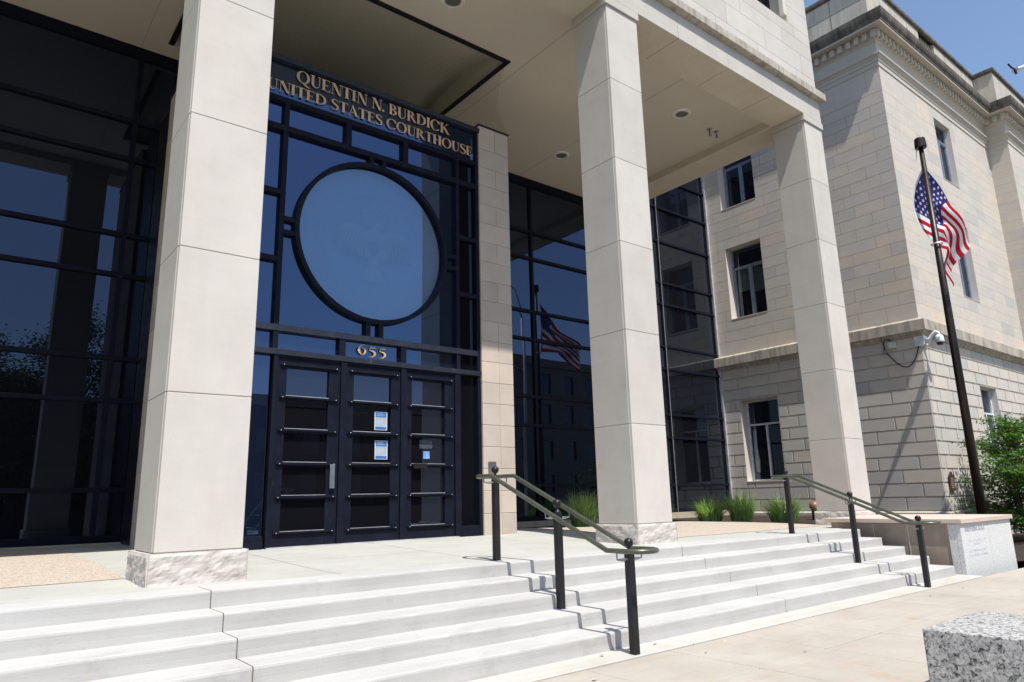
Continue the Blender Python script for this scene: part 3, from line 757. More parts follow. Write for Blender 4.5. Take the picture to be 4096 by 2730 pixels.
# side wall: u runs along +Y starting at WY
blocks(mb, (WX, WY, 0), (0, 1, 0), (-1, 0, 0), base_rows, 0, 11, 1.28, .045, .035, [(a-WY, b-WY, c, d) for a, b, c, d in SO], 11, chamf=.006, jitter=.12, endblock=.62)
blocks(mb, (WX, WY, 0), (1, 0, 0), (0, -1, 0), base_rows, 0, PX-WX, 1.1, .045, .035, fr_ops, 12, chamf=.006, jitter=.12, endblock=.42)
blocks(mb, (PX, PY, 0), (0, 1, 0), (-1, 0, 0), base_rows, 0, WY-PY, 1.1, .045, .035, (), 13, chamf=.006)
blocks(mb, (PX, PY, 0), (1, 0, 0), (0, -1, 0), base_rows, 0, 12, 1.1, .045, .035, (), 14, chamf=.006, jitter=.1)
mb.build('rusticated_base_wall', 'rust', ob)
mb = MB()
blocks(mb, (WX, WY, 0), (0, 1, 0), (-1, 0, 0), up_rows, 0, 11, 1.12, .012, .014, [(a-WY, b-WY, c, d) for a, b, c, d in SO], 21, endblock=.50)
mb.build('side_wall', 'ashlar', ob)
mb = MB()
blocks(mb, (WX, WY, 0), (1, 0, 0), (0, -1, 0), up_rows, 0, PX-WX, 1.2, .007, .006, fr_ops, 22, endblock=.55)
blocks(mb, (PX, PY, 0), (0, 1, 0), (-1, 0, 0), up_rows, 0, WY-PY, 1.1, .007, .006, (), 23)
blocks(mb, (PX, PY, 0), (1, 0, 0), (0, -1, 0), up_rows, 0, 12, 1.15, .007, .006, (), 24)
mb.build('front_wall', 'ashlar', ob)
path = [(WX, 11), (WX, WY), (PX, WY), (PX, PY), (PX+12, PY)]; nrm = [(-1, 0), (0, -1), (-1, 0), (0, -1)]
mb = MB(); sweep(mb, [(-.02, -1.1), (.09, -1.1), (.09, .05), (.06, .085), (-.02, .10)], path, nrm); mb.build('base_course', 'trim', ob)
mb = MB(); sweep(mb, [(-.02, 5.60), (.05, 5.60), (.07, 5.66), (.12, 5.68), (.15, 5.74), (.25, 5.76), (.25, 6.10), (.23, 6.12), (-.02, 6.215)], path, nrm); mb.build('belt_course', 'belt', ob)
mb = MB(); sweep(mb, [(-.02, 15.42), (.03, 15.44), (.03, 15.60), (.055, 15.61), (.055, 15.72), (.075, 15.74), (.10, 15.80), (.16, 15.84), (.16, 15.89), (.02, 15.93), (.02, 16.40), (.04, 16.42), (.07, 16.48), (.10, 16.52), (.10, 16.80), (.20, 16.80), (.30, 16.80), (.44, 16.795), (.44, 16.87)], path, nrm)
mb.build('entablature', 'trim', ob)
mb = MB(); sweep(mb, [(.44, 16.865), (.46, 16.87), (.47, 16.93), (.52, 17.02), (.55, 17.12), (.56, 17.25), (.56, 17.28), (-.1, 17.32)], path, nrm); mb.build('cornice', 'cyma', ob, bev=0)
mb = MB(); z0, z1 = 16.50, 16.785
y = WY - .14
while y < 11: mb.box(WX-.215, WX-.09, y, y+.17, z0, z1); y += .30
x = WX - .14
while x < PX - .2: mb.box(x, x+.17, WY-.215, WY-.09, z0, z1); x += .30
y = PY - .14
while y < WY - .2: mb.box(PX-.215, PX-.09, y, y+.17, z0, z1); y += .30
x = PX - .14
while x < PX+12: mb.box(x, x+.17, PY-.215, PY-.09, z0, z1); x += .30
mb.build('dentils', 'trim', ob)
# parapet with a balustrade opening
mb = MB(); PZ0, PZ1 = 17.3, 19.02; off = -.10
bx0, bx1 = 27.05, 28.6
mb.box(WX-off-.04, WX-off+.5, WY-off+.401, 11, PZ0, PZ1)
mb.box(WX-off-.04, bx0, WY-off, WY-off+.4, PZ0, PZ1); mb.box(bx1, PX+.3, WY-off, WY-off+.4, PZ0, PZ1); mb.box(bx0, bx1, WY-off, WY-off+.4, PZ0, 17.62)
mb.box(PX-off, PX+12, PY-off, PY-off+1.2, PZ0, PZ1)
mb.build('parapet', 'parapet', ob)
mb = MB()
for z in (17.72, 18.35): mb.box(WX-off-.048, WX-off-.038, WY+.2, 11, z-.006, z+.006)
for x in (23.6, 24.9, 26.0, 29.7, 30.9, 32.0): mb.box(x-.006, x+.006, WY-off-.004, WY-off+.002, PZ0, PZ1)
for yv in (2.3, 4.1, 6.2): mb.box(WX-off-.048, WX-off-.038, yv-.006, yv+.006, PZ0, PZ1)
mb.build('parapet_joint', 'cyma', ob)
pathp = [(WX-off-.04, 11), (WX-off-.04, WY-off), (PX-off, WY-off), (PX-off, PY-off), (PX+12, PY-off)]
mb = MB(); sweep(mb, [(0, 18.98), (.05, 19.0), (.09, 19.05), (.09, 19.17), (.05, 19.21), (-.5, 19.23)], pathp, nrm); mb.build('parapet_coping', 'cyma', ob)
for i in range(6):
    mb = MB(); x = bx0 + .13 + i*.258
    mb.lathe((x, WY-off+.2, 17.62), [(.085, 0), (.085, .10), (.05, .13), (.06, .2), (.10, .42), (.085, .65), (.045, .95), (.05, 1.15), (.085, 1.22), (.085, 1.38)], 12); mb.build('baluster', 'parapet', ob, smooth=False)
# body behind so no light leaks
mb = MB(); mb.box(WX+.75, PX+11.5, WY+.75, 10.9, -1, 17.25); mb.box(PX+.3, PX+11.9, PY+.3, 2, -1, 17.25); mb.build('building_core', 'room', ob)
# windows
def old_window(axis, u0, u1, z0, z1, style):
    rec = .40 if axis == 'side' else .20
    if axis == 'side':
        O, U, N = (WX, 0, 0), (0, 1, 0), (-1, 0, 0)
        def B(mb, a, b, c, d, p, q): mb.box(WX+p, WX+q, a, b, c, d)
        def Q(mb, a, b, c, d, p): mb.face([(WX+p, a, c), (WX+p, b, c), (WX+p, b, d), (WX+p, a, d)])
    else:
        O, U, N = (0, WY, 0), (1, 0, 0), (0, -1, 0)
        def B(mb, a, b, c, d, p, q): mb.box(a, b, WY+p, WY+q, c, d)
        def Q(mb, a, b, c, d, p): mb.face([(a, WY+p, c), (b, WY+p, c), (b, WY+p, d), (a, WY+p, d)])
    mb = MB(); reveal(mb, O, U, N, u0, u1, z0, z1, rec+.2); w_ = mb.build('window', 'reveal', ob)
    H = z1 - z0; zt = z1 - H*(.27 if style != 'low' else .30); f = .065
    mb = MB(); B(mb, u0, u1, z0, z0+f, rec, rec+.1); B(mb, u0, u1, z1-f*.6, z1, rec, rec+.1); B(mb, u0, u0+f, z0+f, z1-f*.6, rec, rec+.1); B(mb, u1-f, u1, z0+f, z1-f*.6, rec, rec+.1)
    B(mb, u0+f, u1-f, zt-f/2, zt+f/2, rec-.01, rec+.1); m_ = (u0+u1)/2
    B(mb, m_-.035, m_+.035, z0+f, zt-f/2, rec-.01, rec+.1)
    if style != 'low':
        for a, b in ((u0+f, m_-.035), (m_+.035, u1-f)):
            for q in ((a, a+.05, z0+f, zt-f/2), (b-.05, b, z0+f, zt-f/2), (a+.05, b-.05, z0+f, z0+f+.05), (a+.05, b-.05, zt-f/2-.05, zt-f/2)): B(mb, *q, rec+.01, rec+.08)
    mb.build('window_frame', 'frame_light' if style == 'low' else 'frame_grey', w_, bev=.004, bevseg=1)
    mb = MB(); Q(mb, u0+f, u1-f, z0+f, z1-f*.6, rec+.06); mb.build('pane', 'glass_old', w_)
    mb = MB(); Q(mb, u0, u1, z0, z1, rec+.32); mb.build('dark_interior', 'room', w_)
    if style == 'blind':
        mb = MB(); z = zt - .06
        while z > z0 + H*.36: B(mb, u0+.12, m_-.06, z-.018, z, rec+.15, rec+.165); B(mb, m_+.06, u1-.12, z-.018+.12, z+.12, rec+.15, rec+.165) if z+.12 < zt-.05 else None; z -= .024
        mb.build('blind', 'blind', w_)
    if style == 'low':
        mb = MB()
        if axis == 'side':
            pts = [(7.50, 3.2), (7.66, 3.2), (7.67, 2.4), (7.66, 1.6), (7.50, 1.55), (7.46, 2.0), (7.52, 2.5)]
            mb.face([(WX+rec+.14, y, z) for y, z in pts]); mb.build('curtain', 'frame_light', w_)
    mb = MB(); B(mb, u0+.006, u1-.006, z0-.05, z0-.004, -.012, rec); mb.build('sill', 'sill', w_, bev=.006, bevseg=1)
    return w_
old_window('side', *side_ops[0], 'low'); old_window('side', *side_ops[1], 'blind'); old_window('side', *side_ops[2], 'plain')
for i, (a, b, c, d) in enumerate(fr_ops): old_window('front', a+WX, b+WX, c, d, 'low' if i == 0 else 'plain')
mb = MB(); mb.box(27.3, 28.2, WY-.10, WY-.09, -.72, -.52)
for i in range(6): mb.box(27.3, 28.2, WY-.13, WY-.10, -.70+.032*i, -.69+.032*i)
mb.build('basement_vent', 'frame_grey', ob)
# plaque
pl = thing('wall_plaque', 'small brown arched plaque fixed to the stone wall beside the corner', 'plaque', (22.83, .84, .95))
mb = MB(); pts = [(22.64, .70), (23.02, .70), (23.02, 1.16), (22.96, 1.19)] + [(22.83+.085*math.cos(a), 1.21+.085*math.sin(a)) for a in lin(0, math.pi, 8)] + [(22.70, 1.19), (22.64, 1.16)]
mb.poly_y(pts, .815, .845); mb.build('plate', 'plaque', pl, bev=.004)
mb = MB()
for i, wv in enumerate((.10, .14, .12, .15, .13, .11)): mb.box(22.83-wv, 22.83+wv, .811, .816, 1.08-.058*i, 1.095-.058*i)
mb.build('raised_lettering', 'paper_line', pl)
# security camera on the corner
scm = thing('security_camera', 'white dome security camera on a bracket at the stone corner', 'camera', (22.3, .85, 5.45))
mb = MB(); mb.box(22.315, 22.335, .84, 1.10, 5.27, 5.60); mb.box(22.315, 22.60, .80, .84, 5.30, 5.60)
b_ = mb.build('bracket', 'white_metal', scm, bev=.004)
mb = MB(); mb.tube([(22.42, .80, 5.42), (22.42, .66, 5.46), (22.42, .56, 5.60), (22.42, .46, 5.66), (22.42, .40, 5.62), (22.42, .385, 5.52)], [.09, .065, .055, .055, .055, .06], 14); mb.build('arm', 'white_metal', scm, smooth=True)
mb = MB(); mb.lathe((22.42, .385, 5.30), [(.125, .0), (.135, .02), (.135, .05), (.125, .10), (.125, .16), (.10, .22), (.06, .25)], 24); mb.build('housing', 'white_metal', scm, smooth=True)
mb = MB(); mb.lathe((22.42, .385, 5.305), [(.03, -.10), (.07, -.085), (.095, -.05), (.105, 0)], 20); mb.build('dome', 'cam_black', scm, smooth=True)
cb = thing('camera_cable', 'black cable looping along the wall between the junction box and the security camera', 'cable', (22.3, 1.3, 5.1))
mb = MB(); pth = []
for i in range(25):
    t = i/24; pth.append((22.30, .98 + (2.02-.98)*t, 5.28 - .62*math.sin(math.pi*t**.8)))
pth += [(22.29, 2.03, 5.36), (22.29, 2.05, 5.55), (22.29, 1.98, 5.66), (22.28, 1.86, 5.66), (22.27, 1.80, 5.58)]
mb.tube(pth, .016, 8); mb.build('cable', 'black', cb, smooth=True)
mb = MB(); mb.box(22.265, 22.315, 1.98, 2.08, 5.20, 5.34); mb.build('connector', 'frame_grey', cb, bev=.01)
jb = MB(); jb.box(22.20, 22.32, 1.64, 1.88, 5.33, 5.56); tag(jb.build('junction_box', 'beige_box', bev=.012), 'beige square junction box on the stone wall beside the camera cable', 'junction box')
# ================================================================ lettering
T0, T1 = .04, .175
def stroke(pts, ws):
    "centre line with widths -> quads"
    out = []; L = []
    for i, p in enumerate(pts):
        a = pts[max(0, i-1)]; b = pts[min(len(pts)-1, i+1)]; dx, dz = b[0]-a[0], b[1]-a[1]; q = math.hypot(dx, dz) or 1
        nx, nz = -dz/q, dx/q; w_ = ws[i]/2; L.append(((p[0]+nx*w_, p[1]+nz*w_), (p[0]-nx*w_, p[1]-nz*w_)))
    return [[L[i][0], L[i+1][0], L[i+1][1], L[i][1]] for i in range(len(L)-1)]
def bx(x0, x1, z0, z1): return [[(x0, z0), (x1, z0), (x1, z1), (x0, z1)]]
def ell(cx, cz, rx, rz, t, th, a0, a1, n=28):
    "stressed arc: thickness t at the sides, th at top and bottom"
    out = []
    for i in range(n):
        q = []
        for a in (a0+(a1-a0)*i/n, a0+(a1-a0)*(i+1)/n):
            c, s_ = math.cos(a), math.sin(a); q.append(((cx+rx*c, cz+rz*s_), (cx+(rx-t)*c, cz+(rz-th)*s_)))
        out.append([q[0][0], q[1][0], q[1][1], q[0][1]])
    return out
def serif(x, z, w_, up): return bx(x-w_/2, x+w_/2, z if not up else z-.028, z+.028 if not up else z)
def stem(x, thick=T1, ser=.30): return bx(x-thick/2, x+thick/2, 0, 1) + serif(x, 0, ser, 0) + serif(x, 1, ser, 1)
def G(ch_):
    P = math.pi
    if ch_ == 'I': return stem(.17), .34
    if ch_ == 'O': return ell(.42, .5, .42, .53, .17, .04, 0, 2*P, 40), .84
    if ch_ == 'Q': return ell(.42, .5, .42, .53, .17, .04, 0, 2*P, 40) + stroke([(.40, .03), (.52, -.10), (.68, -.22), (.88, -.27)], [.05, .13, .12, .02]), .86
    if ch_ == 'C': return ell(.42, .5, .42, .53, .17, .04, .30*P/2*1.05, 2*P-.42*P/2, 34) + bx(.70, .735, .66, .98), .78
    if ch_ == 'D': return stem(.17, T1, .3) + ell(.26, .5, .52, .5, .17, .04, -P/2, P/2, 24) + bx(.17, .28, 0, .04) + bx(.17, .28, .96, 1), .80
    if ch_ == 'U': return bx(.09, .255, .30, 1) + serif(.17, 1, .32, 1) + bx(.595, .63, .30, 1) + serif(.61, 1, .22, 1) + ell(.36, .30, .27, .33, .165, .045, P, 1.5*P, 14) + ell(.36, .30, .27, .33, .035, .045, 1.5*P, 2*P, 14), .73
    if ch_ == 'E': return stem(.17) + bx(.17, .56, 0, .035) + bx(.17, .54, .965, 1) + bx(.17, .44, .49, .525) + stroke([(.545, .99), (.545, .80)], [.03, .012]) + stroke([(.57, .01), (.59, .23)], [.03, .012]) + stroke([(.44, .40), (.44, .61)], [.014, .014]), .62
    if ch_ == 'T': return stem(.34, T1, .30) + bx(.04, .64, .965, 1) + stroke([(.04, 1), (.02, .78)], [.03, .012]) + stroke([(.64, 1), (.66, .78)], [.03, .012]), .66
    if ch_ == 'N': return bx(.13, .16, 0, 1) + serif(.145, 0, .22, 0) + bx(.02, .16, .972, 1) + [[(.10, 1), (.30, 1), (.72, .0), (.56, -.0)]] + bx(.675, .705, .0, 1) + serif(.69, 1, .22, 1), .78
    if ch_ == 'H': return stem(.17, T1, .3) + stem(.62, T1, .3) + bx(.17, .62, .49, .525), .79
    if ch_ == 'A': return stroke([(.10, 0), (.36, .98)], [.035, .035]) + [[(.29, 1.02), (.38, 1.02), (.74, 0), (.55, 0)]] + bx(.17, .58, .30, .335) + serif(.10, 0, .22, 0) + serif(.65, 0, .30, 0), .74
    if ch_ == 'B': return stem(.17) + ell(.24, .755, .32, .245, .15, .035, -P/2, P/2, 16) + ell(.24, .265, .38, .265, .165, .035, -P/2, P/2, 18) + bx(.17, .25, .965, 1) + bx(.17, .25, .50, .535) + bx(.17, .25, 0, .035), .64
    if ch_ == 'R': return stem(.17) + ell(.24, .745, .33, .255, .16, .035, -P/2, P/2, 16) + bx(.17, .25, .965, 1) + bx(.17, .25, .49, .525) + [[(.28, .50), (.44, .52), (.78, .0), (.60, .0)]] + bx(.6, .82, 0, .028), .76
    if ch_ == 'K': return stem(.17) + stroke([(.22, .45), (.62, .98)], [.035, .035]) + [[(.28, .54), (.40, .66), (.80, 0), (.60, 0)]] + serif(.62, 1, .22, 1) + bx(.56, .84, 0, .028), .78
    if ch_ == 'S': return stroke([(.50, .76), (.47, .90), (.38, .985), (.28, 1.0), (.16, .95), (.10, .82), (.13, .68), (.26, .57), (.40, .47), (.49, .35), (.50, .20), (.42, .06), (.28, .0), (.15, .04), (.06, .16), (.05, .28)], [.015, .03, .04, .045, .09, .14, .15, .165, .165, .15, .14, .09, .045, .04, .03, .015]), .56
    if ch_ == 'F': return stem(.17) + bx(.17, .54, .965, 1) + bx(.17, .44, .49, .525) + stroke([(.545, .99), (.545, .80)], [.03, .012]), .58
    if ch_ == 'M': return bx(.13, .16, 0, 1) + serif(.145, 0, .22, 0) + [[(.10, 1), (.28, 1), (.56, .0), (.48, .0)]] + stroke([(.50, 0), (.80, 1)], [.035, .035]) + bx(.76, .93, 0, 1) + serif(.845, 0, .30, 0) + serif(.87, 1, .22, 1), 1.0
    if ch_ == '.': return [[(.09+.085*math.cos(P*i/6), .085+.085*math.sin(P*i/6)) for i in range(12)]], .2
    if ch_ == '6': return stroke([(.62, 1.28), (.50, 1.28), (.34, 1.18), (.18, .98), (.10, .72), (.10, .45), (.16, .20), (.30, .02), (.42, -.02)], [.02, .05, .09, .13, .17, .18, .16, .09, .04]) + stroke([(.28, .82), (.40, .84), (.52, .74), (.60, .56), (.60, .34), (.52, .12), (.40, -.01), (.34, -.02)], [.02, .05, .09, .14, .16, .13, .06, .03]), .74
    if ch_ == '5': return [[(.17, 1.02), (.60, 1.06), (.54, .90), (.15, .87)]] + [[(.14, 1.0), (.21, 1.0), (.12, .58), (.06, .58)]] + stroke([(.08, .60), (.22, .60), (.38, .54), (.50, .40), (.53, .18), (.46, -.02), (.32, -.16), (.14, -.22), (.0, -.20)], [.03, .12, .17, .18, .17, .14, .09, .05, .01]), .72
    if ch_ == ' ': return [], .30
def text(s, x0, x1, z, h, y, track=.0):
    gl = [G(c) for c in s]; W_ = sum(g[1] for g in gl) + track*(len(s)-1); k = (x1-x0)/W_; mb = MB(); x = x0
    for polys, adv in gl:
        for i, pg in enumerate(polys):
            e = .0004*(i % 7); pts = [(x + px*k, z + pz*h) for px, pz in pg]
            mb.poly_y(pts, y - .012 - e, y)
        x += (adv + track)*k
    return mb
text('QUENTIN N. BURDICK', 2.47, 5.84, 8.435, .235, 3.378, .0).build('name_lettering', 'bronze_letter', ef)
text('UNITED STATES COURTHOUSE', 1.93, 6.45, 8.115, .215, 3.378, .0).build('courthouse_lettering', 'bronze_letter', ef)
text('655', 3.86, 4.47, 3.425, .15, 3.43, .10).build('street_number', 'bronze_letter', ef)
mb = text('UNITED STATES OF AMERICA', 13.62, 14.62, -.02, .07, -2.583, .0)
rng = random.Random(9)
for z_, a_, b_ in ((-.23, 13.72, 14.58), (-.30, 13.98, 14.33), (-.42, 13.68, 14.62), (-.50, 13.68, 14.60)):
    x = a_
    while x < b_: q = rng.uniform(.008, .035); mb.box(x, x+q, -2.588, -2.584, z_, z_+.045); x += q + rng.uniform(.01, .03)
mb.build('engraved_lettering', 'engrave', gb)
# notices and signs on the doors
def notice(x, z, lab):
    n_ = thing('notice', lab, 'notice', (x, 3.425, z), 'printed notices taped inside the middle door')
    mb = MB(); mb.box(x, x+.26, 3.422, 3.426, z, z+.335); mb.build('sheet', 'paper', n_)
    mb = MB(); mb.box(x+.02, x+.24, 3.419, 3.423, z+.235, z+.32); mb.box(x+.02, x+.24, 3.419, 3.423, z+.015, z+.06); mb.build('blue_band', 'paper_blue', n_)
    mb = MB(); mb.box(x+.022, x+.238, 3.419, 3.423, z+.205, z+.228)
    for i in range(7):
        mb.box(x+.03, x+.085, 3.4195, 3.423, z+.188-.018*i, z+.194-.018*i); mb.box(x+.10, x+.15, 3.4195, 3.423, z+.188-.018*i, z+.194-.018*i); mb.box(x+.17, x+.23, 3.4195, 3.423, z+.188-.018*i, z+.194-.018*i)
    for i in range(2): mb.box(x+.04, x+.16+.04*i, 3.4165, 3.4192, z+.29-.03*i, z+.298-.03*i)
    mb.build('printed_lines', 'paper_line', n_)
notice(4.23, 2.06, 'upper blue and white printed notice on the middle door'); notice(4.245, 1.535, 'lower blue and white printed notice on the middle door')
ac = thing('accessibility_sign', 'small blue wheelchair sign on the right hand door', 'sign', (5.33, 3.425, 1.63))
mb = MB(); mb.box(5.262, 5.402, 3.421, 3.426, 1.56, 1.70); mb.build('sign_plate', 'bluewhite', ac, bev=.0)
mb = MB(); cx_, cz_ = 5.335, 1.60
def flat(pl): 
    for q in pl: mb.poly_y([(x, z) for x, z in q], 3.4185, 3.421)
flat(ell(cx_, cz_, .035, .035, .009, .009, -.9*math.pi, .25*math.pi, 16)); flat([[(cx_-.008+.011*math.cos(i*math.pi/5), cz_+.078+.011*math.sin(i*math.pi/5)) for i in range(10)]])
flat(stroke([(cx_-.008, cz_+.064), (cx_-.004, cz_+.025), (cx_+.028, cz_+.025), (cx_+.045, cz_-.012), (cx_+.055, cz_-.008)], [.011]*5)); flat(stroke([(cx_-.006, cz_+.046), (cx_+.022, cz_+.046)], [.009, .009]))
mb.build('wheelchair_symbol', 'paper', ac)
pb = thing('door_button', 'square steel push button plate on the right stone pier', 'push button', (6.79, 3.3, 1.42))
mb = MB(); mb.box(6.70, 6.885, 3.285, 3.318, 1.32, 1.52); mb.build('plate', 'steel', pb, bev=.006)
# door glass lettering: rows of tiny white writing above the wheelchair sign
mb = MB(); rng = random.Random(3)
for i in range(9):
    x = 5.17 + rng.uniform(0, .02); 
    while x < 5.46 - rng.uniform(0, .03): q = rng.uniform(.008, .022); mb.box(x, x+q, 3.4212, 3.4225, 1.90-.018*i, 1.9055-.018*i); x += q+.006
tag(mb.build('door_wording', 'frame_grey'), 'faint rows of tiny white wording on the glass above the wheelchair sign', 'decal')

# ceiling lamps
def lamp(x, y, lab):
    t_ = thing('ceiling_light', lab, 'ceiling light', (x, y, CZ), 'round downlights in the portico ceiling')
    mb = MB(); mb.lathe((x, y, CZ), [(.165, -.002), (.165, -.03), (.185, -.038), (.235, -.026), (.255, -.002)], 40); 
    mb.f = mb.f[:-2]; mb.mi = mb.mi[:-2]; mb.tone = mb.tone[:-2]; mb.build('trim_ring', 'lamp_trim', t_, smooth=True)
    mb = MB(); mb.face([(x+.167*math.cos(2*math.pi*i/30), y+.167*math.sin(2*math.pi*i/30), CZ-.006) for i in range(30)]); mb.build('reflector', 'lens', t_)
lamp(5.12, 2.12, 'round recessed downlight at the top edge of the picture beside the ceiling recess'); lamp(11.3, 5.67, 'round recessed downlight nearest the glass wall, left of the middle column'); lamp(12.35, 2.1, 'round recessed downlight between the middle and right columns')
def sprk(x, y, lab):
    t_ = thing('sprinkler', lab, 'sprinkler', (x, y, CZ), 'sprinkler heads under the portico ceiling')
    mb = MB(); mb.box(x-.05, x+.05, y-.05, y+.05, CZ-.02, CZ-.002); mb.build('ceiling_plate', 'steel', t_)
    mb = MB(); mb.tube([(x, y, CZ), (x, y, CZ-.16)], .022, 8); mb.lathe((x, y, CZ-.20), [(.05, 0), (.05, .01), (.02, .03)], 10); mb.build('nozzle', 'steel', t_)
sprk(13.62, 2.15, 'small steel sprinkler head, left one of the pair on the ceiling'); sprk(13.88, 2.11, 'small steel sprinkler head, right one of the pair on the ceiling')

# ================================================================ handrails
def handrail(x, lab):
    h = thing('handrail', lab, 'handrail', (x, -1.6, -.4), 'double bronze handrails on the steps')
    hw = .19
    for (y, zb, zt) in ((-.44, -.03, 1.05), (-1.66, -.51, .60), (-2.77, -.85, .18)):
        mb = MB(); mb.box(x-.039, x+.039, y-.039, y+.039, zb, zt); o = mb.build('post', 'post', h, bev=.004)
        mb = MB(); mb.lathe((x, y, zt-.005), [(.040, 0), (.042, .02), (.03, .035), (.022, .045), (.016, .06), (.018, .072), (.036, .085), (.046, .10), (.05, .122), (.046, .145), (.034, .162), (.012, .171)], 18); mb.build('finial', 'black', o, smooth=True)
        mb = MB(); zr = zt - .0; mb.tube([(x-hw, y, zr+.02), (x-hw, y, zr-.045), (x-.12, y, zr-.05), (x+.12, y, zr-.05), (x+hw, y, zr-.045), (x+hw, y, zr+.02)], [.009, .009, .016, .016, .009, .009], 8); mb.build('bracket', 'steel', o)
        mb = MB(); mb.box(x-.06, x+.06, y-.06, y+.06, zb+.025, zb+.036); mb.build('foot_plate', 'steel', o)
    def arc(cx, cy, z, r, a0, a1, n=14): return [(cx + r*math.cos(a0+(a1-a0)*i/n), cy + r*math.sin(a0+(a1-a0)*i/n), z) for i in range(n+1)]
    zt, zb = 1.085, .225; yt, yb = -.60, -2.63
    path = [(x-hw, yt, zt)] + [(x-hw, -.40, zt)] + arc(x, -.36, zt, hw, math.pi, 0)[1:-1] + [(x+hw, -.40, zt), (x+hw, yt, zt), (x+hw, yb, zb), (x+hw, -2.84, zb)] + arc(x, -2.90, zb, hw, 0, -math.pi)[1:-1] + [(x-hw, -2.84, zb), (x-hw, yb, zb)]
    mb = MB(); mb.tube(path, .027, 12, closed=True); mb.build('rail_loop', 'rail', h, smooth=True)
handrail(4.04, 'bronze double handrail with black posts running down the middle of the steps'); handrail(11.2, 'bronze double handrail with black posts near the right end of the steps')

# ================================================================ flagpole and flag
fp = thing('flagpole', 'tall dark bronze flagpole behind the planter wall', 'flagpole', (19.1, -1.1, -.8))
mb = MB(); mb.tube([(19.1, -1.1, -.9), (19.1, -1.1, 5), (19.1, -1.1, 10.36)], [.115, .10, .062], 24); mb.build('shaft', 'poleb', fp, smooth=True)
mb = MB(); mb.lathe((19.1, -1.1, 10.34), [(.14, 0), (.155, .02), (.155, .05), (.14, .28), (.13, .30)], 24); mb.build('cap', 'poleb', fp, smooth=False, bev=.0)
mb = MB(); mb.tube([(19.1+.14*math.cos(a), -1.1+.14*math.sin(a), 7.42) for a in lin(0, 2*math.pi, 20)[:-1]], .018, 6, closed=True); mb.build('retaining_ring', 'silver', fp)
mb = MB(); mb.tube([(19.03, -1.0, 10.3), (19.0, -.96, 9.95)], .012, 6); mb.build('halyard', 'silver', fp)
flg = thing('flag', 'American flag drooping from the dark flagpole', 'flag', (19.1, -1.1, 8.6))
def FP(u, v):
    A = (-.42*math.sin(math.pi*v)**.8*(1 if v < 1 else 0), 9.82 - 2.35*v, .0)
    B = (.47 - .36*v, 8.85 - 1.25*v, 1.05 - .15*v)
    D = (.84 - .78*v + .12*math.sin(v*7), 8.12 - 1.45*v, 2.6 - .5*v)
    if u < .42: t = u/.42; P_, Q_ = A, B
    else: t = (u-.42)/.58; P_, Q_ = B, D
    lat, zz, fwd = [p_ + (q_-p_)*t for p_, q_ in zip(P_, Q_)]
    g_ = math.exp(-((u-.45)/.28)**2)
    lat += .07*math.sin(u*11 + v*3)*min(1, u*2) + .05*math.sin(v*13 + u*5)*g_ + .05*math.sin(v*8 + 1)*u
    fwd += .16*math.sin(v*13 + u*6)*g_ + .14*math.sin(u*9 + v*4)*u
    zz += .10*math.sin(math.pi*u) - .16*math.sin(math.pi*u)*v
    d = Vector((.95, .31, 0)); n_ = Vector((.31, -.95, 0))
    return Vector((19.1, -1.1, 0)) + d*(fwd + .10) + n_*lat + Vector((0, 0, zz))
nu, nv = 60, 78
mbs = {'f_red': [], 'f_white': [], 'f_blue': []}
mb = MB(); idx = [[mb.vert(FP(i/nu, j/nv)) for i in range(nu+1)] for j in range(nv+1)]
for j in range(nv):
    for i in range(nu):
        s_ = int((j+.5)/nv*13); canton = (i+.5)/nu < .38 and s_ < 7
        k = 2 if canton else (0 if s_ % 2 == 0 else 1)
        if i == 0: k = 1
        mb.fi([idx[j][i], idx[j][i+1], idx[j+1][i+1], idx[j+1][i]], k)
fo = mb.build('cloth', ['f_red', 'f_white', 'f_blue'], flg, smooth=True)
mb = MB()
for r in range(9):
    for c in range(6 if r % 2 == 0 else 5):
        u0 = (.03 + .061*c + (.030 if r % 2 else 0)); v0 = (.035 + r*.0585)
        P0 = FP(u0, v0); du = (FP(u0+.02, v0)-P0); dv = (FP(u0, v0+.02)-P0); n_ = du.cross(dv).normalized(); du.normalize(); dv = -dv.normalized()
        for sg in (.006, -.006):
            pts = []
            for q in range(10):
                a = math.pi/2 + q*math.pi/5; rr = .060 if q % 2 == 0 else .025
                pts.append(P0 + du*rr*math.cos(a) + dv*rr*math.sin(a) + n_*sg)
            mb.face(pts)
mb.build('stars', 'f_white', flg)

# ================================================================ plants
def grass_clump(x, y, z, r, h, n, lab, seed):
    rng = random.Random(seed); mb = MB(); mb.nonorm = True
    for _ in range(n):
        a = rng.uniform(0, 2*math.pi); q = r*.55*math.sqrt(rng.random()); bx_, by_ = x+q*math.cos(a), y+q*math.sin(a)
        a2 = a + rng.uniform(-.9, .9); lean = (.12 + .88*rng.random()**1.2)*r*1.35; hh = h*rng.uniform(.55, 1.05); wv = rng.uniform(.005, .012)
        px, py = -math.sin(a2)*wv, math.cos(a2)*wv; mb.cur = rng.random()
        prev = None
        for i in range(5):
            t = i/4; c = (bx_+math.cos(a2)*lean*t**1.7, by_+math.sin(a2)*lean*t**1.7, z + hh*(t - .36*t**2.6*lean/r)); k_ = (1-t)**.6
            cur_ = ((c[0]-px*k_, c[1]-py*k_, c[2]), (c[0]+px*k_, c[1]+py*k_, c[2]))
            if prev: mb.face([prev[0], prev[1], cur_[1], cur_[0]])
            prev = cur_
    mb.cur = 1.0; o = mb.build('ornamental_grass', 'grass'); tag(o, lab, 'grass clump', 'ornamental grass clumps along the planting bed')
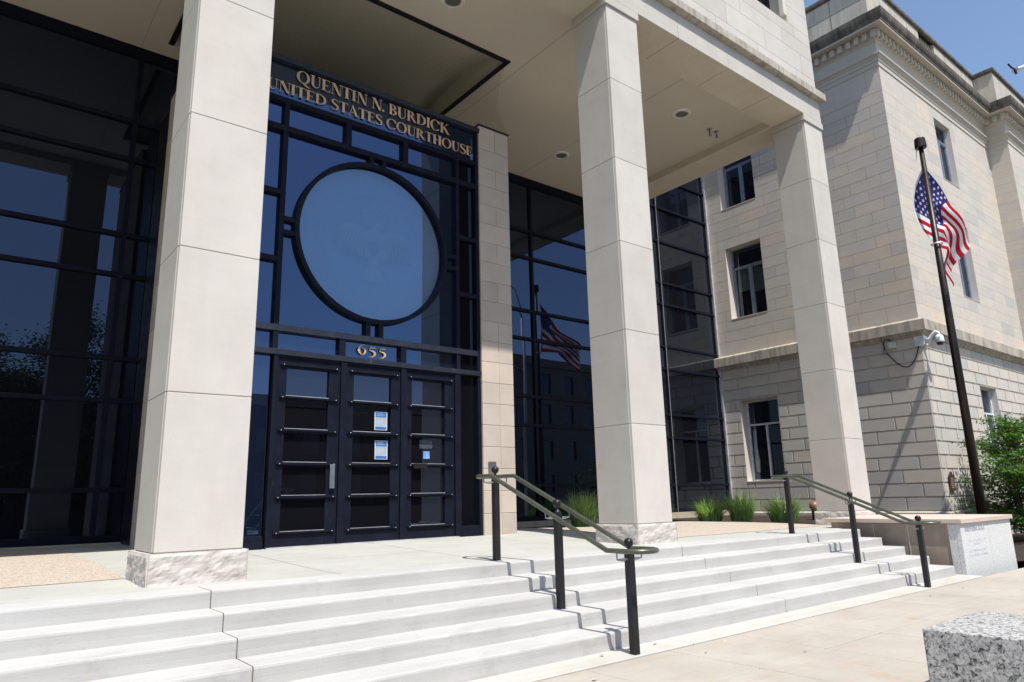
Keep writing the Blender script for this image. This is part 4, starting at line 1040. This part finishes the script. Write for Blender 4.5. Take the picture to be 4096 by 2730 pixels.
grass_clump(11.6, 5.75, 0, .55, 1.15, 650, 'grass clump just left of the middle column', 1)
grass_clump(14.55, 5.6, 0, .40, .8, 300, 'grass clump just right of the middle column, half hidden by it', 2)
grass_clump(16.0, 4.95, 0, .60, .88, 620, 'grass clump in front of the far glass wall, second from the middle column', 3)
grass_clump(16.55, 4.25, 0, .55, 1.12, 560, 'tall grass clump at the edge of the far glass wall', 4)
grass_clump(16.2, 2.7, 0, .62, .92, 600, 'grass clump under the ground floor window of the stone building', 5)
grass_clump(16.5, 1.5, -.05, .42, .72, 300, 'grass clump beside the right column', 6)
grass_clump(27.6, -1.3, -.8, .35, .6, 160, 'dark grass tuft at the right edge below the shrub', 8)

def leaf(mb, p, s, rng, flat=.55):
    d = Vector((rng.uniform(-1, 1), rng.uniform(-1, 1), rng.uniform(-.5, .35))).normalized(); n_ = Vector((rng.uniform(-1, 1)*flat, rng.uniform(-1, 1)*flat, 1)).normalized()
    sd = d.cross(n_)
    if sd.length < .1: return
    sd.normalize(); mb.cur = rng.random()
    a, b = p, p + d*s; m1 = p + d*s*.5 + sd*s*.26 - n_*s*.0; m2 = p + d*s*.5 - sd*s*.26; c = p + d*s*.5 - n_*s*.09
    mb.face([a, m1, b, c]); mb.face([a, c, b, m2])
sh = thing('shrub', 'broad green leafy shrub in front of the stone building behind the flagpole', 'shrub', (23.6, -.5, -.8))
rng = random.Random(11); mb = MB(); mb.nonorm = True; br = MB()
cx, cy = 24.0, -.70
for i in range(100):
    zl = rng.uniform(-.35, 2.75); t = (zl+.4)/3.1
    rad = (2.75 if zl < 2.0 else 2.2)*(.55 + .55*math.sin(math.pi*min(1, t*.85+.12)))
    a = rng.uniform(0, 2*math.pi); L = rad*rng.uniform(.55, 1.05); 
    pts = []
    for k in range(9):
        q = k/8; pts.append(Vector((cx + math.cos(a)*L*q, cy + math.sin(a)*L*q*.52, zl - .5*(1-q) + .25*math.sin(q*2.4) + rng.uniform(-.03, .03))))
    br.tube(pts, [.022*(1-.8*k/8) for k in range(9)], 5)
    for k in range(2, 9):
        for _ in range(26 if k > 2 else 12):
            off = Vector((rng.gauss(0, .20), rng.gauss(0, .20), rng.gauss(0, .065))); leaf(mb, pts[k] + off, rng.uniform(.09, .16), rng)
for i in range(7):
    a = i*.9; br.tube([(cx+.1*math.cos(a), cy+.1*math.sin(a), -.85), (cx+.4*math.cos(a), cy+.3*math.sin(a), .6), (cx+.7*math.cos(a), cy+.45*math.sin(a), 2.2)], [.04, .03, .012], 6)
mb.cur = 1; mb.build('foliage', 'leaf', sh); br.build('branches', 'bark', sh)
# fire department fitting beside the right column
sp = thing('standpipe', 'rusty orange twin headed standpipe in the planting bed beside the right column', 'standpipe', (19.0, 3.4, 0))
fx, fy, fz = 18.6, 3.15, .36
mb = MB(); mb.tube([(fx, fy, -.1), (fx, fy, fz-.06)], .06, 12); mb.build('pipe', 'poleb', sp, smooth=True)
for dx in (-.02, .20):
    mb = MB(); mb.lathe((fx+dx, fy-.05+dx*.3, fz), [(.05, -.13), (.12, -.10), (.14, -.03), (.14, .05), (.10, .11), (.04, .13)], 18, 'y'); mb.build('hose_cap', 'orange', sp, smooth=True)
# street lamp arm at the top right, its pole standing to the right of the view
sl_ = thing('street_lamp', 'pale street lamp arm reaching in at the top right against the sky', 'street lamp', (26, -7.0, -.82))
mb = MB(); mb.tube([(22.6, -6.3, -.9), (22.6, -6.3, 10.9)], [.10, .07], 14); mb.build('pole', 'white_metal', sl_, smooth=True)
mb = MB(); mb.tube([(22.6, -6.3, 10.8), (21.6, -5.7, 12.1), (20.6, -5.15, 12.2)], [.05, .045, .04], 10); mb.build('arm', 'white_metal', sl_, smooth=True)
mb = MB()
a, b = Vector((18.17, -3.80, 11.03)), Vector((20.75, -5.25, 12.25)); d = (b-a).normalized(); sd = d.cross(Vector((0, 0, 1))).normalized(); up = sd.cross(d)
def sec(p, wv, h): return [mb.vert(p + sd*sx*wv + up*sz*h) for sx, sz in ((-1, -.4), (-.9, .6), (.9, .6), (1, -.4))]
s0, s1, s2 = sec(a, .09, .05), sec(a.lerp(b, .5), .16, .09), sec(b, .10, .07)
for A, B in ((s0, s1), (s1, s2)):
    for j in range(4): mb.fi([A[j], A[(j+1) % 4], B[(j+1) % 4], B[j]])
mb.fi(s0); mb.fi(s2); mb.build('lamp_head', 'white_metal', sl_, bev=.01)
mb = MB(); mb.tube([a + up*.10 + d*.45, a + up*.16 + d*.45], .05, 10); mb.build('photocell', 'white_metal', sl_)
mb = MB(); mb.tube([a + d*.02, a - d*.06 + up*.10, a - d*.10 + up*.22], .022, 6); mb.tube([a, a - up*.10 - d*.03], .03, 6); mb.build('end_clamp', 'black', sl_)

# ================================================================ across the street: what the dark glass mirrors
def far_building(name, lab, x0, x1, y1, depth, h, mat, cols, nrow, z0=1.2, dz=3.4):
    t = thing(name, lab, 'building', ((x0+x1)/2, y1, -1))
    wv = (x1-x0)/cols; ops_ = []
    for r in range(nrow):
        for c in range(cols): ops_.append((wv*c + wv*.3, wv*c + wv*.7, z0+dz*r, z0+dz*r+1.9))
    mb = MB(); rows_ = [-1.0]; 
    while rows_[-1] < h: rows_.append(rows_[-1]+.6)
    O = (x0, y1, 0)
    rs = [(0, x1-x0, -1.0, h)]
    for o in ops_: rs = [q for r in rs for q in rect_sub(r, o)]
    for (p, q, r, s_) in rs: mb.face([(x0+p, y1, r), (x0+q, y1, r), (x0+q, y1, s_), (x0+p, y1, s_)])
    mb.box(x0, x1, y1-depth, y1-.4, -1, h-.1)
    mb.build('wall', mat, t)
    mb = MB(); mb.box(x0-.3, x1+.3, y1-.5, y1+.35, h-.5, h+.3); mb.build('cornice', 'far_stone', t)
    for (a, b, c, d) in ops_:
        mb = MB(); mb.box(x0+a, x0+b, y1-.28, y1-.2, c, d); mb.build('window', 'glass_far', t)
far_building('brick_building', 'low brown brick building across the street, mirrored in the door glass', -40, 33, -38, 12, 8.6, 'brown_brick', 20, 2)
far_building('corner_building', 'four storey pale stone building across the street, mirrored in the right glass wall', 37, 62, -30, 14, 14.5, 'far_stone', 8, 4)
def tree(x, y, h, r, lab, seed):
    rng = random.Random(seed); t = thing('street_tree', lab, 'tree', (x, y, -1), 'trees across the street'); mb = MB()
    mb.tube([(x, y, -1), (x+.1, y, h*.3), (x-.1, y+.1, h*.6), (x+.1, y, h*.85)], [.28, .2, .13, .05], 8)
    ends = []
    for i in range(24):
        a = rng.uniform(0, 6.28); zz = h*rng.uniform(.12, .75); q = r*rng.uniform(.5, 1)
        e = Vector((x+q*math.cos(a), y+q*math.sin(a), zz + rng.uniform(.6, 2.4))); mb.tube([(x, y, zz*.85), (x+q*.5*math.cos(a), y+q*.5*math.sin(a), zz+.4), e], [.09, .06, .02], 5); ends += [e, e.lerp(Vector((x, y, zz+.5)), .45)]
    ends += [Vector((x+rng.uniform(-.6, .6), y+rng.uniform(-.6, .6), h-rng.uniform(0, 1.6))) for _ in range(5)]
    mb.build('trunk', 'bark', t)
    lb = MB(); lb.nonorm = True
    for e in ends:
        for _ in range(330): leaf(lb, e + Vector((rng.gauss(0, .62), rng.gauss(0, .62), rng.gauss(0, .5))), rng.uniform(.16, .30), rng, 1.0)
    lb.cur = 1; lb.build('crown', 'treeleaf', t)
tree(-1.2, -30, 11.5, 3.0, 'leftmost street tree mirrored in the left glass wall', 1)
tree(4.2, -29, 13.0, 3.0, 'tall street tree mirrored in the left glass wall', 2)
tree(1.6, -33, 9.5, 3.4, 'dense low street tree between the two taller mirrored trees', 5)
tree(-7.5, -31, 10, 3.2, 'rounded street tree beyond the left end of the glass wall', 3)
# small debris on the pavement
for i, (x, y, z, s_, mt, lab) in enumerate(((14.13, -2.78, -.815, .085, 'cheek', 'small brown stone chip lying near the granite planter corner'), (5.25, -3.0, -.815, .05, 'sill', 'curled dry leaf on the pavement in front of the steps'), (12.5, -2.62, -.80, .10, 'sill', 'little heap of dry grass at the foot of the last step'))):
    rng = random.Random(i+40); mb = MB(); n_ = 9
    base = [(x + s_*math.cos(2*math.pi*k/n_)*rng.uniform(.6, 1.1), y + s_*.55*math.sin(2*math.pi*k/n_)*rng.uniform(.6, 1.1)) for k in range(n_)]
    top = [(x + (px-x)*.6 + .01, y + (py-y)*.6) for px, py in base]
    A = [mb.vert((px, py, z-.005)) for px, py in base]; B = [mb.vert((px, py, z + s_*.28*rng.uniform(.5, 1))) for px, py in top]
    for k in range(n_): mb.fi([A[k], A[(k+1) % n_], B[(k+1) % n_], B[k]])
    mb.fi(B); tag(mb.build(('stone_chip', 'dry_leaf', 'dry_grass')[i], mt), lab, ('stone', 'leaf', 'dry grass')[i])

rng = random.Random(77)
for i in range(9):
    x, y = rng.uniform(3, 12), rng.choice([-2.52, -2.6, -3.2, -3.9, -4.4]); mb = MB(); a = rng.uniform(0, 6.28); s_ = rng.uniform(.018, .04); z = -.80 if y > -2.85 else -.812
    P_ = [(x + s_*math.cos(a+t)*r_, y + s_*math.sin(a+t)*r_, z + h_) for t, r_, h_ in ((0, 1, .004), (1.3, .45, .016), (3.14, 1, .003), (4.6, .5, .012))]
    mb.face(P_); o = mb.build('fallen_leaf', 'sill'); tag(o, 'tiny dry leaf scattered on the concrete at the foot of the steps', 'leaf', 'dry leaves scattered below the steps')
